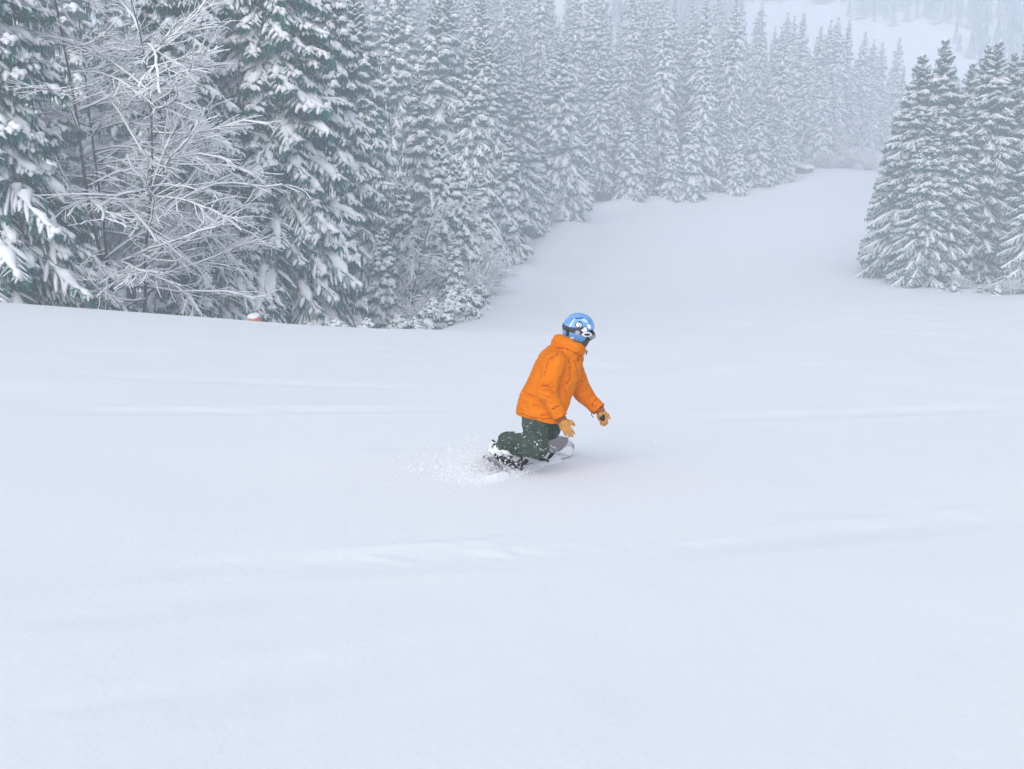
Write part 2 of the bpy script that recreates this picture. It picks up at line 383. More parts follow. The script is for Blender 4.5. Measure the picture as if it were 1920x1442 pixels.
# ------------------------------------------------------------------ bare, snow-laden broadleaf tree and shrubs
def bare_tree(seed, H, nlimb, limb_len, lean=0.0, trunk_r=.12, shrub=False, bias=None):
    r = np.random.default_rng(seed); wd, sn = MB(), MB()
    def curve(p, d, L, n, curl, wob):
        P = [np.array(p, float)]; d = nrm(d)
        for i in range(n - 1):
            d = nrm(d + r.normal(0, wob * 1.15, 3) + np.array([0, 0, curl])); P.append(P[-1] + d * L / (n - 1))
        return np.array(P)
    def put(P, r0, r1, ns, sw):
        rr = np.linspace(r0, r1, len(P)); wd.add(*loft(P, rr, rr, ns, cap=False))
        if sw > 0:
            w_ = (rr + sw) * r.uniform(.75, 1.25, len(P)); w_[0] *= .5
            Q = P + np.array([0, 0, 1.0]) * (rr + w_ * .35)[:, None]
            sn.add(*loft(Q, w_, w_ * .8, 4, flat=.5, cap=False, phase=.785))
    def sub(P, L, k, lvl, r0):
        for i in range(k):
            u = r.uniform(.22, 1.0); j = min(len(P) - 2, int(u * (len(P) - 1))); f = u * (len(P) - 1) - j
            p = P[j] * (1 - f) + P[j + 1] * f; d = nrm(P[j + 1] - P[j])
            side = nrm(np.cross(d, [0, 0, 1.0]) * r.choice([-1, 1]) + np.array([0, 0, r.uniform(-.25, .35)]))
            dd = d * r.uniform(.6, 1.1) + side * r.uniform(.5, .9)
            l2 = L * r.uniform(.55, 1.1) * (1.15 - .6 * u)
            C = curve(p, dd, l2, 5 if lvl == 1 else 3, -.05, .11)
            put(C, r0, r0 * .35, 3, .024 if lvl == 1 else .012)
            if lvl == 1: sub(C, l2 * .7, 4 if not shrub else 5, 2, r0 * .5)
    if shrub:
        for i in range(nlimb):
            a = r.uniform(0, 6.28); el = r.uniform(.55, 1.35); p = np.array([r.normal(0, .25), r.normal(0, .25), -.1])
            C = curve(p, [math.cos(a) * math.cos(el), math.sin(a) * math.cos(el), math.sin(el)], limb_len * r.uniform(.6, 1.1), 7, -.07, .10)
            put(C, .022, .006, 4, .020); sub(C, limb_len * .42, 10, 1, .008)
    else:
        for st, (lx, ly, hf, x0) in enumerate([(lean, 0, 1.0, 0.0), (lean + .20, -.10, .82, .25), (lean - .12, .08, .75, -.2)][:3 if nlimb > 60 else 1]):
            T = curve([x0, 0, -.5], [lx, ly, 1], H * hf + .5, 12, .02, .05); rr = np.linspace(trunk_r * hf, .02, 12); wd.add(*loft(T, rr, rr, 8, up=(1, 0, 0)))
            nn = nlimb if nlimb <= 60 else nlimb // 3 + (6 if st == 0 else 0)
            for i in range(nn):
                u = .13 + .84 * r.random(); j = min(10, int(u * 11)); f = u * 11 - j; p = T[j] * (1 - f) + T[j + 1] * f
                a = r.uniform(0, 6.28)
                if bias is not None and r.random() < .5: a = bias + r.normal(0, .6)
                el = R(r.uniform(-5, 55)) * (1 if u > .3 else .6); Ll = limb_len * (1.15 - .75 * u) * r.uniform(.6, 1.2)
                C = curve(p, [math.cos(a) * math.cos(el), math.sin(a) * math.cos(el), math.sin(el)], Ll, 10, r.uniform(-.09, .0), .11)
                put(C, .030 * (1.2 - u), .008, 5, .046); sub(C, Ll * .46, 12, 1, .008)
    return wd.mesh('trunk', M_twig if shrub else M_bark), sn.mesh('snow', M_snow)

# ------------------------------------------------------------------ planting
def plant(name, meshes, parts, loc, rot=0.0, s=1.0, sxy=None, lean=(0, 0)):
    e = link(name, None); e.location = loc; e.rotation_euler = (lean[0], lean[1], rot); k = s if sxy is None else sxy; e.scale = (k, k, s)
    for pn, me in zip(parts, meshes): link(pn, me, e)
    return e
SP = ('trunk', 'crown', 'snow'); BP = ('trunk', 'snow')
NEAR = [spruce(101, 24, 5.1, 2, 1.15, .03, 1.0), spruce(102, 21, 4.2, 2, 1.05, .03, .9, .86)]
MIDH = [spruce(201, 20, 3.6, 1, 1.0, .05), spruce(202, 22, 3.2, 1, .9, .10, pw=.7), spruce(203, 18, 3.4, 1, .85, .03, .8, pw=.95), spruce(204, 13, 2.5, 1, 1.05, .02)]
RGTT = [spruce(301, 20, 4.2, 1, .68, .02, .65, 1.0, pw=.76), spruce(302, 19, 3.8, 1, .64, .02, .6, 1.0, pw=.80)]
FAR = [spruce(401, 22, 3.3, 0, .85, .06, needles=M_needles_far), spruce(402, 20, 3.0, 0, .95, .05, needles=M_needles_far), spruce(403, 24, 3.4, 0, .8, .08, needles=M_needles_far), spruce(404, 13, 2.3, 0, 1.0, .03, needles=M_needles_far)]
TALL = spruce(501, 24, 3.0, 0, .9, .30)
H0 = {id(NEAR[0]): 24, id(NEAR[1]): 21, id(MIDH[0]): 20, id(MIDH[1]): 22, id(MIDH[2]): 18, id(MIDH[3]): 13, id(RGTT[0]): 20, id(RGTT[1]): 19,
      id(FAR[0]): 22, id(FAR[1]): 20, id(FAR[2]): 24, id(FAR[3]): 13, id(TALL): 24}
ORD = ['first', 'second', 'third', 'fourth', 'fifth', 'sixth', 'seventh', 'eighth', 'ninth', 'tenth', 'eleventh', 'twelfth', 'thirteenth', 'fourteenth', 'fifteenth', 'sixteenth', 'seventeenth', 'eighteenth', 'nineteenth', 'twentieth', 'twenty-first', 'twenty-second', 'twenty-third', 'twenty-fourth', 'twenty-fifth']
PLACED = []
def tree(var, px, y, top=None, H=None, label=None, group=None, rot=None, wide=1.0, name='spruce_tree', cat='tree'):
    p = at(px, y)
    if H is None: H = z_at_pix(top, y) - p[2]
    s = H / H0[id(var)]
    e = plant(name, var, SP, (p[0], p[1], p[2] - .15), rng.uniform(0, 6.28) if rot is None else rot, s, s * wide, (rng.normal(0, .018), rng.normal(0, .018)))
    tag(e, label, cat, group); PLACED.append((p[0], p[1], 1.7)); return e

LE = 'spruces at the edge of the slope beside the bare tree'
tree(NEAR[0], -25, 38, H=24, label='big spruce cut by the picture edge with long snow-loaded drooping boughs', rot=.4, group=LE)
tree(NEAR[1], 392, 45.5, H=21.5, label='snowy spruce standing just behind the bare broadleaf tree', rot=2.2, wide=.82, group=LE)
tree(NEAR[0], 530, 49, H=27, label='largest snow-laden spruce, behind the orange padded post', rot=3.9, group=LE)
tree(NEAR[1], 648, 60, H=24, label='dark tall spruce peeking out behind the largest spruce', rot=1.0, wide=.85, group=LE)
tree(NEAR[1], 120, 58, H=26, label='spruce hidden behind the bare broadleaf tree near the picture edge', rot=5.0, group=LE)
tree(NEAR[0], 165, 74, H=32, label='tall spruce showing between the edge spruce and the bare tree', rot=2.0, group=LE)
for i, (px, y, hh) in enumerate([(255, 63, 27), (312, 66, 26), (352, 60, 25), (385, 70, 27), (455, 64, 25)]):
    tree(TALL, px, y, H=hh, label='bare-stemmed spruce in the dark wood, %s past the bare tree toward the padded post' % ORD[i], group='bare-stemmed spruces in the wood')
ML = 'spruces at the bend of the run'; REFS = [(392, 'the spruce behind the bare tree'), (535, 'the largest spruce'), (640, 'the dark tall spruce')]
for px, y, top, v, lb, wd in [
    (699, 72, -20, MIDH[1], 'tall open spruce with a visible trunk above the snowy thicket', 1.1),
    (741, 92, 5, MIDH[0], 'slim spruce rising behind the tall open spruce', .9),
    (806, 80, 120, MIDH[2], 'mid-sized spruce behind the small dark spruce', 1.0),
    (832, 66, 250, MIDH[3], 'small dark narrow spruce between two frosted thickets', .75),
    (884, 92, 80, MIDH[0], 'frosted spruce rising above the thicket at the run bend', .95),
    (925, 106, 60, MIDH[1], 'tall spruce with drooping boughs beyond the thicket', .95),
    (948, 98, 250, MIDH[3], 'small white spruce at the inner bend of the run', 1.1),
    (972, 118, 105, MIDH[2], 'green-flanked spruce on the bend with shelf-like boughs', 1.0),
    (1000, 122, 230, MIDH[3], 'snowy young spruce leaning over the bend of the run', 1.25),
    (1050, 132, 70, MIDH[0], 'broad white spruce behind the bend', 1.15),
    (1035, 136, 290, MIDH[3], 'short bushy spruce where the run edge straightens', 1.4),
    (762, 63, 330, MIDH[3], 'slim snowy spruce rising out of the first frosted thicket', .9),
    (868, 70, 290, MIDH[3], 'slim pale spruce above the second frosted thicket', .95),
    (903, 80, 320, MIDH[3], 'low-skirted spruce leaning over the curved bank', 1.0),
    (722, 55, 420, MIDH[3], 'half-hidden young spruce against the flank of the largest spruce', 1.1),
    (852, 62, 430, MIDH[3], 'short snowy spruce in front of the slim pale one', 1.2)]:
    tree(v, px, y, top=top, label=lb, wide=wd, group=ML); REFS.append((px, 'the ' + lb.split(' with ')[0].split(' behind ')[0].split(' rising ')[0].split(' between ')[0].split(' at ')[0].split(' on ')[0].split(' leaning ')[0].split(' where ')[0].split(' beyond ')[0].split(' above ')[0].split(' against ')[0].split(' in front ')[0] + ' at the bend'))
FE = 'front row of spruces along the far forest edge'
edge = [(1090, 146, 250), (1122, 152, 90), (1177, 151, 207), (1207, 156, 183), (1229, 166, 105), (1256, 153, 244), (1293, 154, 213), (1348, 160, 183), (1380, 158, 244), (1415, 164, 170), (1448, 167, 190), (1466, 173, 235)]
ordn = ['first', 'second', 'third', 'fourth', 'fifth', 'sixth', 'seventh', 'eighth', 'ninth', 'tenth', 'eleventh', 'twelfth']
for i, (px, y, top) in enumerate(edge):
    REFS.append((px, 'the far-edge spruce %s from the shed' % ordn[len(edge) - 1 - i])); tree(MIDH[3] if top > 200 else MIDH[i % 3], px, y, top=top, wide=1.2 if top > 200 else 1.1, label='hazy spruce of the far forest edge, %s leftward from the wooden shed' % ordn[len(edge) - 1 - i], group=FE)
RG = 'spruces of the stand beside the run'
for px, y, top, v, lb, wd in [
    (1690, 94, 95, RGTT[0], 'outermost dense spruce of the stand, its boughs reaching over the run', 1.08),
    (1744, 93, 66, RGTT[1], 'pointed spruce, second in the stand from the run', 1.05),
    (1806, 97, 78, RGTT[0], 'spruce with twin-looking tip in the middle of the stand', .95),
    (1656, 99, 205, RGTT[1], 'slim spruce at the very edge of the stand, nearest the run', .85),
    (1718, 101, 128, RGTT[1], 'slender spruce between the outermost and the pointed one', .85),
    (1852, 100, 92, RGTT[0], 'spruce wedged between the tallest one and the thick-boughed one', .85),
    (1783, 102, 112, RGTT[1], 'slender spruce filling the gap in the middle of the stand', .95),
    (1722, 88, 210, RGTT[0], 'low broad spruce filling the front corner of the stand', 1.05),
    (1768, 89, 190, RGTT[1], 'shorter full spruce in front of the pointed one', 1.15),
    (1830, 90, 70, RGTT[1], 'spruce with thick white boughs low on its flank', 1.05),
    (1872, 96, 48, RGTT[0], 'tallest spruce of the stand with a sharp tip', .95),
    (1898, 92, 52, RGTT[1], 'tall spruce beside the tallest one at the picture edge', .95),
    (1938, 82, 150, RGTT[0], 'green spruce cut off by the picture edge above the brown scrub', 1.1),
    (1990, 90, 20, RGTT[1], 'spruce beyond the picture edge behind the green one', 1.1)]:
    tree(v, px, y, top=top, label=lb, wide=wd, group=RG)
GP = 'spruces behind the clearing beyond the shed'
sky_row = sorted([(1500, 205, 85), (1545, 212, 28), (1522, 214, 45), (1570, 225, 32), (1603, 228, 55), (1622, 232, 70), (1640, 236, 76), (1662, 240, 68), (1590, 215, 130), (1560, 205, 150), (1530, 200, 120), (1625, 215, 160), (1652, 222, 170)], reverse=True)
nk = {0: 0, 1: 0}
for px, y, top in sky_row:
    low = int(top > 100); k = nk[low]; nk[low] += 1
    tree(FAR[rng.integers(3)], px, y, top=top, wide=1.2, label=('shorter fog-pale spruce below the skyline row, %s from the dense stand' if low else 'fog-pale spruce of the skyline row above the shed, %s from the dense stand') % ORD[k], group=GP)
# hazy interior of the forest
cnt = 0; tries = 0; DEEP = []
def run_left(y): return np.interp(y, XB_Y, XB_X)
while cnt < 185 and tries < 9000:
    tries += 1
    y = rng.uniform(100, 250); px = rng.uniform(560, 1540); p = at(px, y)
    if p[0] > run_left(y) - 3.5: continue
    if any((p[0] - q[0]) ** 2 + (p[1] - q[1]) ** 2 < (q[2] + 1.4) ** 2 for q in PLACED): continue
    if (y < 110 and px > 880) or (y < 200 and px > 1462): continue
    v = FAR[rng.integers(3)] if y > 150 else MIDH[rng.integers(3)]
    e_ = tree(v, px, y, H=rng.uniform(19, 27), wide=rng.uniform(.75, 1.2), group='spruces deep in the hazy hillside forest'); DEEP.append((px, y, e_)); cnt += 1
# each deep spruce is told by the front tree it stands behind and by its row counted from it
cols = {}
for px, y, e_ in DEEP: cols.setdefault(min(REFS, key=lambda q: abs(q[0] - px))[1], []).append((y, e_))
for nm, lst in cols.items():
    for k, (y, e_) in enumerate(sorted(lst, key=lambda q: q[0])): tag(e_, 'hazy hillside spruce, %s back behind %s' % (ORD[min(k, 24)], nm), 'tree')
cnt = 0
cand = []
for i in range(60):
    y = rng.uniform(105, 190); x = np.interp(y, XR_Y, XR_X) + rng.uniform(5, 45); cand.append((proj((x, y, float(ground(x, y))))[0], x, y))
for px, x, y in sorted(cand):
    if px > 2050 or any((x - q[0]) ** 2 + (y - q[1]) ** 2 < 9 for q in PLACED): continue
    tree(FAR[rng.integers(3)], px, y, H=rng.uniform(14, 18), label='spruce glimpsed at the back of the dense stand, planted %s from the run' % ORD[cnt], group='spruces behind the dense stand')
    cnt += 1
    if cnt >= 12: break

# bare broadleaf tree and thickets
p = at(246, 41)
tag(plant('bare_broadleaf_tree', bare_tree(8, 16, 84, 5.8, .0, .09, bias=-.15), BP, p), 'bare broadleaf tree with wide-spreading branches outlined in snow', 'tree')
SHR = [bare_tree(21, 0, 26, 3.4, shrub=True), bare_tree(22, 0, 30, 3.0, shrub=True), bare_tree(23, 0, 22, 3.8, shrub=True)]
BARE2 = bare_tree(31, 9, 34, 3.2, .04, .08)
for px, y, s, lb in [(735, 58, 1.0, 'frosted bare thicket beside the largest spruce at the slope edge'), (775, 60, 1.25, 'tall frosted bare thicket left of the small dark spruce'),
                     (800, 54, .7, 'low frosted thicket in front of the tall one'), (868, 68, 1.1, 'frosted bare thicket between the small dark spruce and the run'),
                     (898, 76, 1.05, 'outermost frosted thicket overhanging the bend of the run'), (922, 86, 1.0, 'hazy frosted thicket farther along the bend'),
                     (1010, 128, 1.4, 'white brushy thicket at the foot of the bend spruces'), (1800, 85, .4, 'small spray of bare snowy twigs at the foot of the stand'),
                     (1895, 80, .45, 'brownish scrub by the trunk at the picture edge'), (1545, 197, 1.2, 'fog-pale thicket behind the wooden shed'), (1590, 198, 1.3, 'fog-pale thicket closing the end of the run'), (1625, 194, 1.1, 'fog-pale thicket beside the dense stand')]:
    p = at(px, y); tag(plant('snowy_thicket', SHR[rng.integers(3)], BP, p, rng.uniform(0, 6), s), lb, 'shrub', 'frosted bare thickets')
for px, y, s, lb in [(770, 62, 1.0, 'slender bare tree frosted white beside the tall open spruce'), (868, 76, .95, 'slender bare tree frosted white above the run bend'), (1570, 202, .9, 'pale bare tree in the fog behind the shed')]:
    p = at(px, y); tag(plant('bare_broadleaf_tree', BARE2, BP, p, rng.uniform(0, 6), s), lb, 'tree', 'frosted slender bare trees')
# young snowy spruces along the margin
SAP = spruce(601, 2.2, .95, 1, .9, .02, .8, 2.6)
H0[id(SAP)] = 2.2
mg = [(728, 50.5), (748, 49.5), (765, 51), (782, 50), (800, 51.5), (818, 53), (835, 52.5), (852, 55), (868, 57), (884, 60), (896, 65), (905, 72), (575, 41.5), (640, 42), (685, 43), (1765, 84), (1790, 82), (1835, 82), (1660, 93), (1700, 90), (1870, 79)]
for i, (px, y) in enumerate(mg):
    grp = 'young spruces along the slope margin'
    lb = 'knee-high snowy sapling below the frosted thickets, %s from the run' % ORD[11 - i] if i < 12 else ('snow-bowed young spruce below the largest spruce, %s from the padded post' % ORD[i - 12] if i < 15 else 'half-buried little spruce below the dense stand, %s from the run' % ORD[{18: 0, 19: 1, 15: 2, 16: 3, 17: 4, 20: 5}[i]])
    tree(SAP, px, y, H=rng.uniform(1.0, 2.0) if i < 12 else (1.5 if i < 15 else rng.uniform(.6, 1.1)), label=lb, group=grp if i < 12 else ('young spruces below the largest spruce' if i < 15 else 'little spruces below the stand'), wide=1.2, name='spruce_sapling', cat='sapling')

# far hillside wood on the other side of the valley: one hazy mass
def far_wood():
    V0, F0 = [], []
    mb = MB()
    parts = [np.array([v.co[:] for v in FAR[k][1].vertices]) for k in (1, 3)]
    r = np.random.default_rng(5); n = 0
    for _ in range(9000):
        y = r.uniform(315, 480); px = r.uniform(1150, 2150); p = at(px, y); qx, qy = proj(p)
        # open snowfields on the slope stay clear
        e_ = 22 * math.sin(qy * .11) + r.normal(0, 16)
        if 1380 < qx < 1575 + .9 * qy + e_ and 6 < qy < 200: continue
        if 1570 < qx < 1800 + e_ and 48 + .3 * e_ < qy < 200: continue
        n += 1
        if n > 1500: break
        H = r.uniform(4.5, 8); a = r.uniform(0, 6.28); ns = 7
        for k in range(7):
            h0 = H * (.06 + .13 * k); rr = H * .23 * (1 - .13 * k); b = mb.n
            an = np.arange(ns) * 6.283 / ns + r.uniform(0, 6); jj = r.uniform(.7, 1.25, ns)
            ring = np.stack([p[0] + rr * jj * np.cos(an), p[1] + rr * jj * np.sin(an), p[2] + h0 - .05 * H * r.random(ns)], -1)
            apex = p + np.array([0, 0, h0 + H * .2])
            mb.add(np.concatenate([ring, [apex]]), [(i, (i + 1) % ns, ns) for i in range(ns)])
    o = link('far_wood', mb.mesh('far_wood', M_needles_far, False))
    tag(o, 'fog-faded wood covering the opposite hillside', 'forest', kind='stuff')
far_wood()

# ------------------------------------------------------------------ wooden shed, far hut, padded post
def b_wood(nt, b):
    nt.links.new(ramp(nt, noise(nt, 8, 4, .6, vec_scale=(1, 1, .15)), [(.3, (.12, .10, .085)), (.7, (.26, .23, .20))]), b.inputs['Base Color'])
M_wood = mat('weathered_wood', (.2, .17, .15), .9, .1, b_wood)
def snow_slab(pts, thick, name, parent, seed=0):
    """rounded snow pad over a quad of four points"""
    r = np.random.default_rng(seed); n = 12; P = np.array(pts, float); V = []
    for i in range(n + 1):
        for j in range(n + 1):
            u, v = i / n, j / n
            q = (P[0] * (1 - u) + P[1] * u) * (1 - v) + (P[3] * (1 - u) + P[2] * u) * v
            e = min(1, min(u, 1 - u, v, 1 - v) * 7); V.append(q + [0, 0, thick * (e ** .5) * r.uniform(.9, 1.1) + .02])
    for i in range(n + 1):
        for j in range(n + 1):
            u, v = i / n, j / n; V.append((P[0] * (1 - u) + P[1] * u) * (1 - v) + (P[3] * (1 - u) + P[2] * u) * v + [0, 0, .01])
    m = (n + 1) ** 2; F = []
    for i in range(n):
        for j in range(n):
            a = i * (n + 1) + j; F.append((a, a + n + 1, a + n + 2, a + 1)); F.append((m + a, m + a + 1, m + a + n + 2, m + a + n + 1))
    for k in range(n):
        for (a, b) in ((k, k + 1), (n * (n + 1) + k + 1, n * (n + 1) + k), ((k + 1) * (n + 1), k * (n + 1)), (k * (n + 1) + n, (k + 1) * (n + 1) + n)): F.append((a, b, m + b, m + a))
    return link(name, new_mesh(name, V, np.array(F), M_snow), parent)
def shed(px, y, w_, d_, h_, rot, label, name, planks=True, rise=.25):
    p = at(px, y); e = link(name, None); e.location = p; e.rotation_euler = (0, 0, rot); tag(e, label, 'hut')
    wl = MB(); wl.add(*box((0, 0, h_ / 2 - .3), (w_ / 2 - .05, d_ / 2 - .05, h_ / 2 + .3))); wall = link('wall', wl.mesh('wall', M_wood, False), e)
    bd = MB(); bd.add(*box((0, 0, 0), (w_ / 2, .03, .085))); pl = bd.mesh('plank', M_wood, False)
    bd = MB(); bd.add(*box((0, 0, 0), (.03, d_ / 2, .085))); pl2 = bd.mesh('plank', M_wood, False)
    if planks:
        for k in range(int(h_ / .2)):
            z = .1 + .2 * k
            for s in (-1, 1):
                link('plank', pl, wall, (0, s * d_ / 2, z)); link('plank', pl2, wall, (s * w_ / 2, 0, z))
    ov = .3; a, b = w_ / 2 + ov, d_ / 2 + ov
    rf = MB()
    V = np.array([(-a, -b, h_), (a, -b, h_), (a, 0, h_ + rise * b), (-a, 0, h_ + rise * b), (a, b, h_), (-a, b, h_)]); V2 = np.concatenate([V, V - [0, 0, .08]])
    rf.add(V2, [(0, 1, 2, 3), (3, 2, 4, 5), (6, 9, 8, 7), (9, 11, 10, 8), (0, 6, 7, 1), (5, 4, 10, 11), (0, 3, 9, 6), (3, 5, 11, 9), (1, 7, 8, 2), (2, 8, 10, 4)])
    roof = link('roof', rf.mesh('roof', M_wood, False), e)
    snow_slab([V[0], V[1], V[2], V[3]], .35, 'roof_snow', roof, 1); snow_slab([V[5], V[3], V[2], V[4]][::1], .35, 'roof_snow', roof, 2)
    return e
shed(1507, 188, 2.0, 2.1, .95, R(38), 'small grey wooden shed with a thick snow roof at the end of the run', 'wooden_shed', rise=.18)
shed(1543, 405, 4.2, 5.0, 2.6, R(35), 'fog-faded hut with a steep snowy roof on the opposite slope', 'far_hut', planks=False, rise=1.0)

def b_pad(nt, b):
    nt.links.new(ramp(nt, noise(nt, 7, 4), [(.3, (.55, .09, .035)), (.7, (.72, .14, .06))]), b.inputs['Base Color'])
M_pad = mat('orange_padding', (.65, .12, .05), .6, .3, b_pad)
def padded_post(px, y, top):
    p = at(px, y); zt = z_at_pix(top, y) - p[2]
    e = link('padded_post', None); e.location = p; tag(e, 'orange padded post with a snow cap peeking over the slope crest', 'post')
    m = MB(); m.add(*loft(np.array([[0, 0, -.5], [0, 0, zt - .3], [0, 0, zt - .12]]), [.05] * 3, [.05] * 3, 8, up=(1, 0, 0))); link('pole', m.mesh('pole', M_steel), e)
    zs = np.array([zt - 1.6, zt - 1.57, zt - 1.1, zt - .62, zt - .2, zt - .15]); rr = np.array([.2, .235, .245, .235, .24, .20])
    m = MB(); m.add(*loft(np.array([[0, 0, z] for z in zs]), rr, rr, 16, up=(1, 0, 0))); pad = link('padding', m.mesh('padding', M_pad), e)
    for zz in (zt - 1.3, zt - .5):
        m = MB(); m.add(*loft(np.array([[0, 0, zz - .025], [0, 0, zz + .025]]), [.25] * 2, [.25] * 2, 16, up=(1, 0, 0))); link('strap', m.mesh('strap', M_steel), pad)
    r = np.random.default_rng(3); an = np.arange(18) * 6.283 / 18; V = []; 
    for k, (rad, h) in enumerate([(.215, -.17), (.235, -.135), (.22, -.08), (.17, -.035), (.09, -.015)]):
        V.append(np.stack([rad * r.uniform(.93, 1.07, 18) * np.cos(an) - .03, rad * r.uniform(.93, 1.07, 18) * np.sin(an), zt + h + .02 * np.cos(an - .5)], -1))
    V = np.concatenate(V + [np.array([[-.03, 0, zt - .01]])]); F = [(i * 18 + j, i * 18 + (j + 1) % 18, (i + 1) * 18 + (j + 1) % 18) for i in range(4) for j in range(18)] + [(i * 18 + j, (i + 1) * 18 + (j + 1) % 18, (i + 1) * 18 + j) for i in range(4) for j in range(18)] + [(72 + j, 72 + (j + 1) % 18, 90) for j in range(18)]
    link('snow_cap', new_mesh('snow_cap', V, np.array(F), M_snow), e)
padded_post(480, 39.5, 587)
# ------------------------------------------------------------------ smooth solid modelling for the rider (signed distances -> surface nets)
def surface_nets(fn, lo, hi, h):
    lo = np.asarray(lo, float); hi = np.asarray(hi, float); n = np.ceil((hi - lo) / h).astype(int) + 1
    ax = [lo[i] + h * np.arange(n[i]) for i in range(3)]
    # coarse pass first, then fine samples only near the surface
    q = 4; cn = (n - 1) // q + 2
    cx = [lo[i] + h * q * np.arange(cn[i]) for i in range(3)]
    C = fn(np.stack(np.meshgrid(*cx, indexing='ij'), -1).reshape(-1, 3)).reshape(cn)
    near = [np.minimum((np.arange(n[i]) + q // 2) // q, cn[i] - 1) for i in range(3)]
    Fv = C[np.ix_(*near)].copy(); I = np.argwhere(np.abs(Fv) < h * q * .95 + .022)
    Fv[I[:, 0], I[:, 1], I[:, 2]] = fn(lo + h * I)
    S = Fv < 0
    c = [S[i:n[0] - 1 + i, j:n[1] - 1 + j, k:n[2] - 1 + k] for i in (0, 1) for j in (0, 1) for k in (0, 1)]
    tot = sum(x.astype(np.int8) for x in c); act = (tot > 0) & (tot < 8)
    I = np.argwhere(act); idx = np.full(act.shape, -1, int); idx[act] = np.arange(len(I))
    offs = np.array([(i, j, k) for i in (0, 1) for j in (0, 1) for k in (0, 1)])
    cv = np.stack([Fv[I[:, 0] + o[0], I[:, 1] + o[1], I[:, 2] + o[2]] for o in offs], -1)
    acc = np.zeros((len(I), 3)); cntr = np.zeros(len(I))
    for a in range(8):
        for b in range(a + 1, 8):
            if np.abs(offs[a] - offs[b]).sum() != 1: continue
            m = (cv[:, a] < 0) != (cv[:, b] < 0); t = np.where(m, cv[:, a] / (cv[:, a] - cv[:, b] + 1e-20), 0)
            acc += np.where(m[:, None], offs[a] + (offs[b] - offs[a]) * t[:, None], 0); cntr += m
    V = lo + h * (I + acc / cntr[:, None]); F = []
    for axn in range(3):
        u, v = (axn + 1) % 3, (axn + 2) % 3
        sl = [slice(1, -1)] * 3; sl[axn] = slice(0, -1); s0 = S[tuple(sl)]
        sl[axn] = slice(1, None); s1 = S[tuple(sl)]
        E = np.argwhere(s0 != s1); st = s0[s0 != s1]
        off = np.ones(3, int); off[axn] = 0; E = E + off
        q = []
        for du, dv in ((-1, -1), (0, -1), (0, 0), (-1, 0)):
            e = E.copy(); e[:, u] += du; e[:, v] += dv; q.append(idx[e[:, 0], e[:, 1], e[:, 2]])
        q = np.stack(q, -1); q[~st] = q[~st][:, ::-1]; F.append(q)
    return V, np.concatenate(F)
def smin(a, b, k):
    h_ = np.clip(.5 + .5 * (b - a) / k, 0, 1); return b + (a - b) * h_ - k * h_ * (1 - h_)
def cone(P, a, b, ra, rb):
    a = np.asarray(a); ba = np.asarray(b) - a; t = np.clip((P - a) @ ba / (ba @ ba), 0, 1)
    return np.linalg.norm(P - a - t[:, None] * ba, axis=1) - (ra + (rb - ra) * t)
def ell(P, c, r, M=None):
    q = P - np.asarray(c)
    if M is not None: q = q @ np.asarray(M).T
    r = np.asarray(r); k0 = np.linalg.norm(q / r, axis=1); k1 = np.linalg.norm(q / r ** 2, axis=1) + 1e-9
    return k0 * (k0 - 1) / k1
def plane(P, p, n): return (P - np.asarray(p)) @ nrm(n)
_wk = np.random.default_rng(77).normal(size=(10, 3)); _wp = np.random.default_rng(78).uniform(0, 6.28, 10)
def wrinkle(P, f, st=(1, 1, 1)):
    q = P * np.asarray(st); s = 0
    for i in range(10): s = s + np.sin(q @ _wk[i] * f * (1 + .18 * i) + _wp[i] + 1.3 * np.sin(q @ _wk[9 - i] * f * .6))
    return s / 6
def crease(P, a, b, wd, dp):
    return dp * np.exp(-(np.maximum(0, cone(P, a, b, 0, 0)) / wd) ** 2)
def surf(fn, px, py, d0=8.6, d1=10.6):
    r0 = unp(px, py, 1.0); ts = np.linspace(d0, d1, 500); v = fn(ts[:, None] * r0); i = np.nonzero(v < 0)[0]
    return ts[i[0] if len(i) else int(np.argmin(v))] * r0
def folds(fn, lines):
    return [(surf(fn, x0, y0), surf(fn, x1, y1), wd, dp) for (x0, y0, x1, y1, wd, dp) in lines]
def solid(name, fn, pts, pad, h, material, parent):
    pts = np.asarray(pts); V, F = surface_nets(fn, pts.min(0) - pad, pts.max(0) + pad, h)
    return link(name, new_mesh(name, V, F, material), parent)

# ---- board frame: the rider carves on the toe edge, board pointing away and across the slope
G0 = G(974, 887)
def gnormal(p):
    e = .2; return nrm(np.array([-(ground(p[0] + e, p[1]) - ground(p[0] - e, p[1])) / (2 * e), -(ground(p[0], p[1] + e) - ground(p[0], p[1] - e)) / (2 * e), 1.0]))
GN = gnormal(G0)
BA = np.array([.46, .888, 0]); BA = nrm(BA - GN * (BA @ GN)); BT0 = nrm(np.cross(BA, GN))
PHI = R(24); BN = nrm(GN * math.cos(PHI) + BT0 * math.sin(PHI)); BT = nrm(BT0 * math.cos(PHI) - GN * math.sin(PHI))
BO = G0 - BT * .125 + GN * .012          # board centre line beside the rear foot
def bp(s, t, n): return BO + BA * s + BT * t + BN * n
D0 = float(G0 @ FWD)
def J(px, py, off=0.0): return unp(px, py, D0 + off)

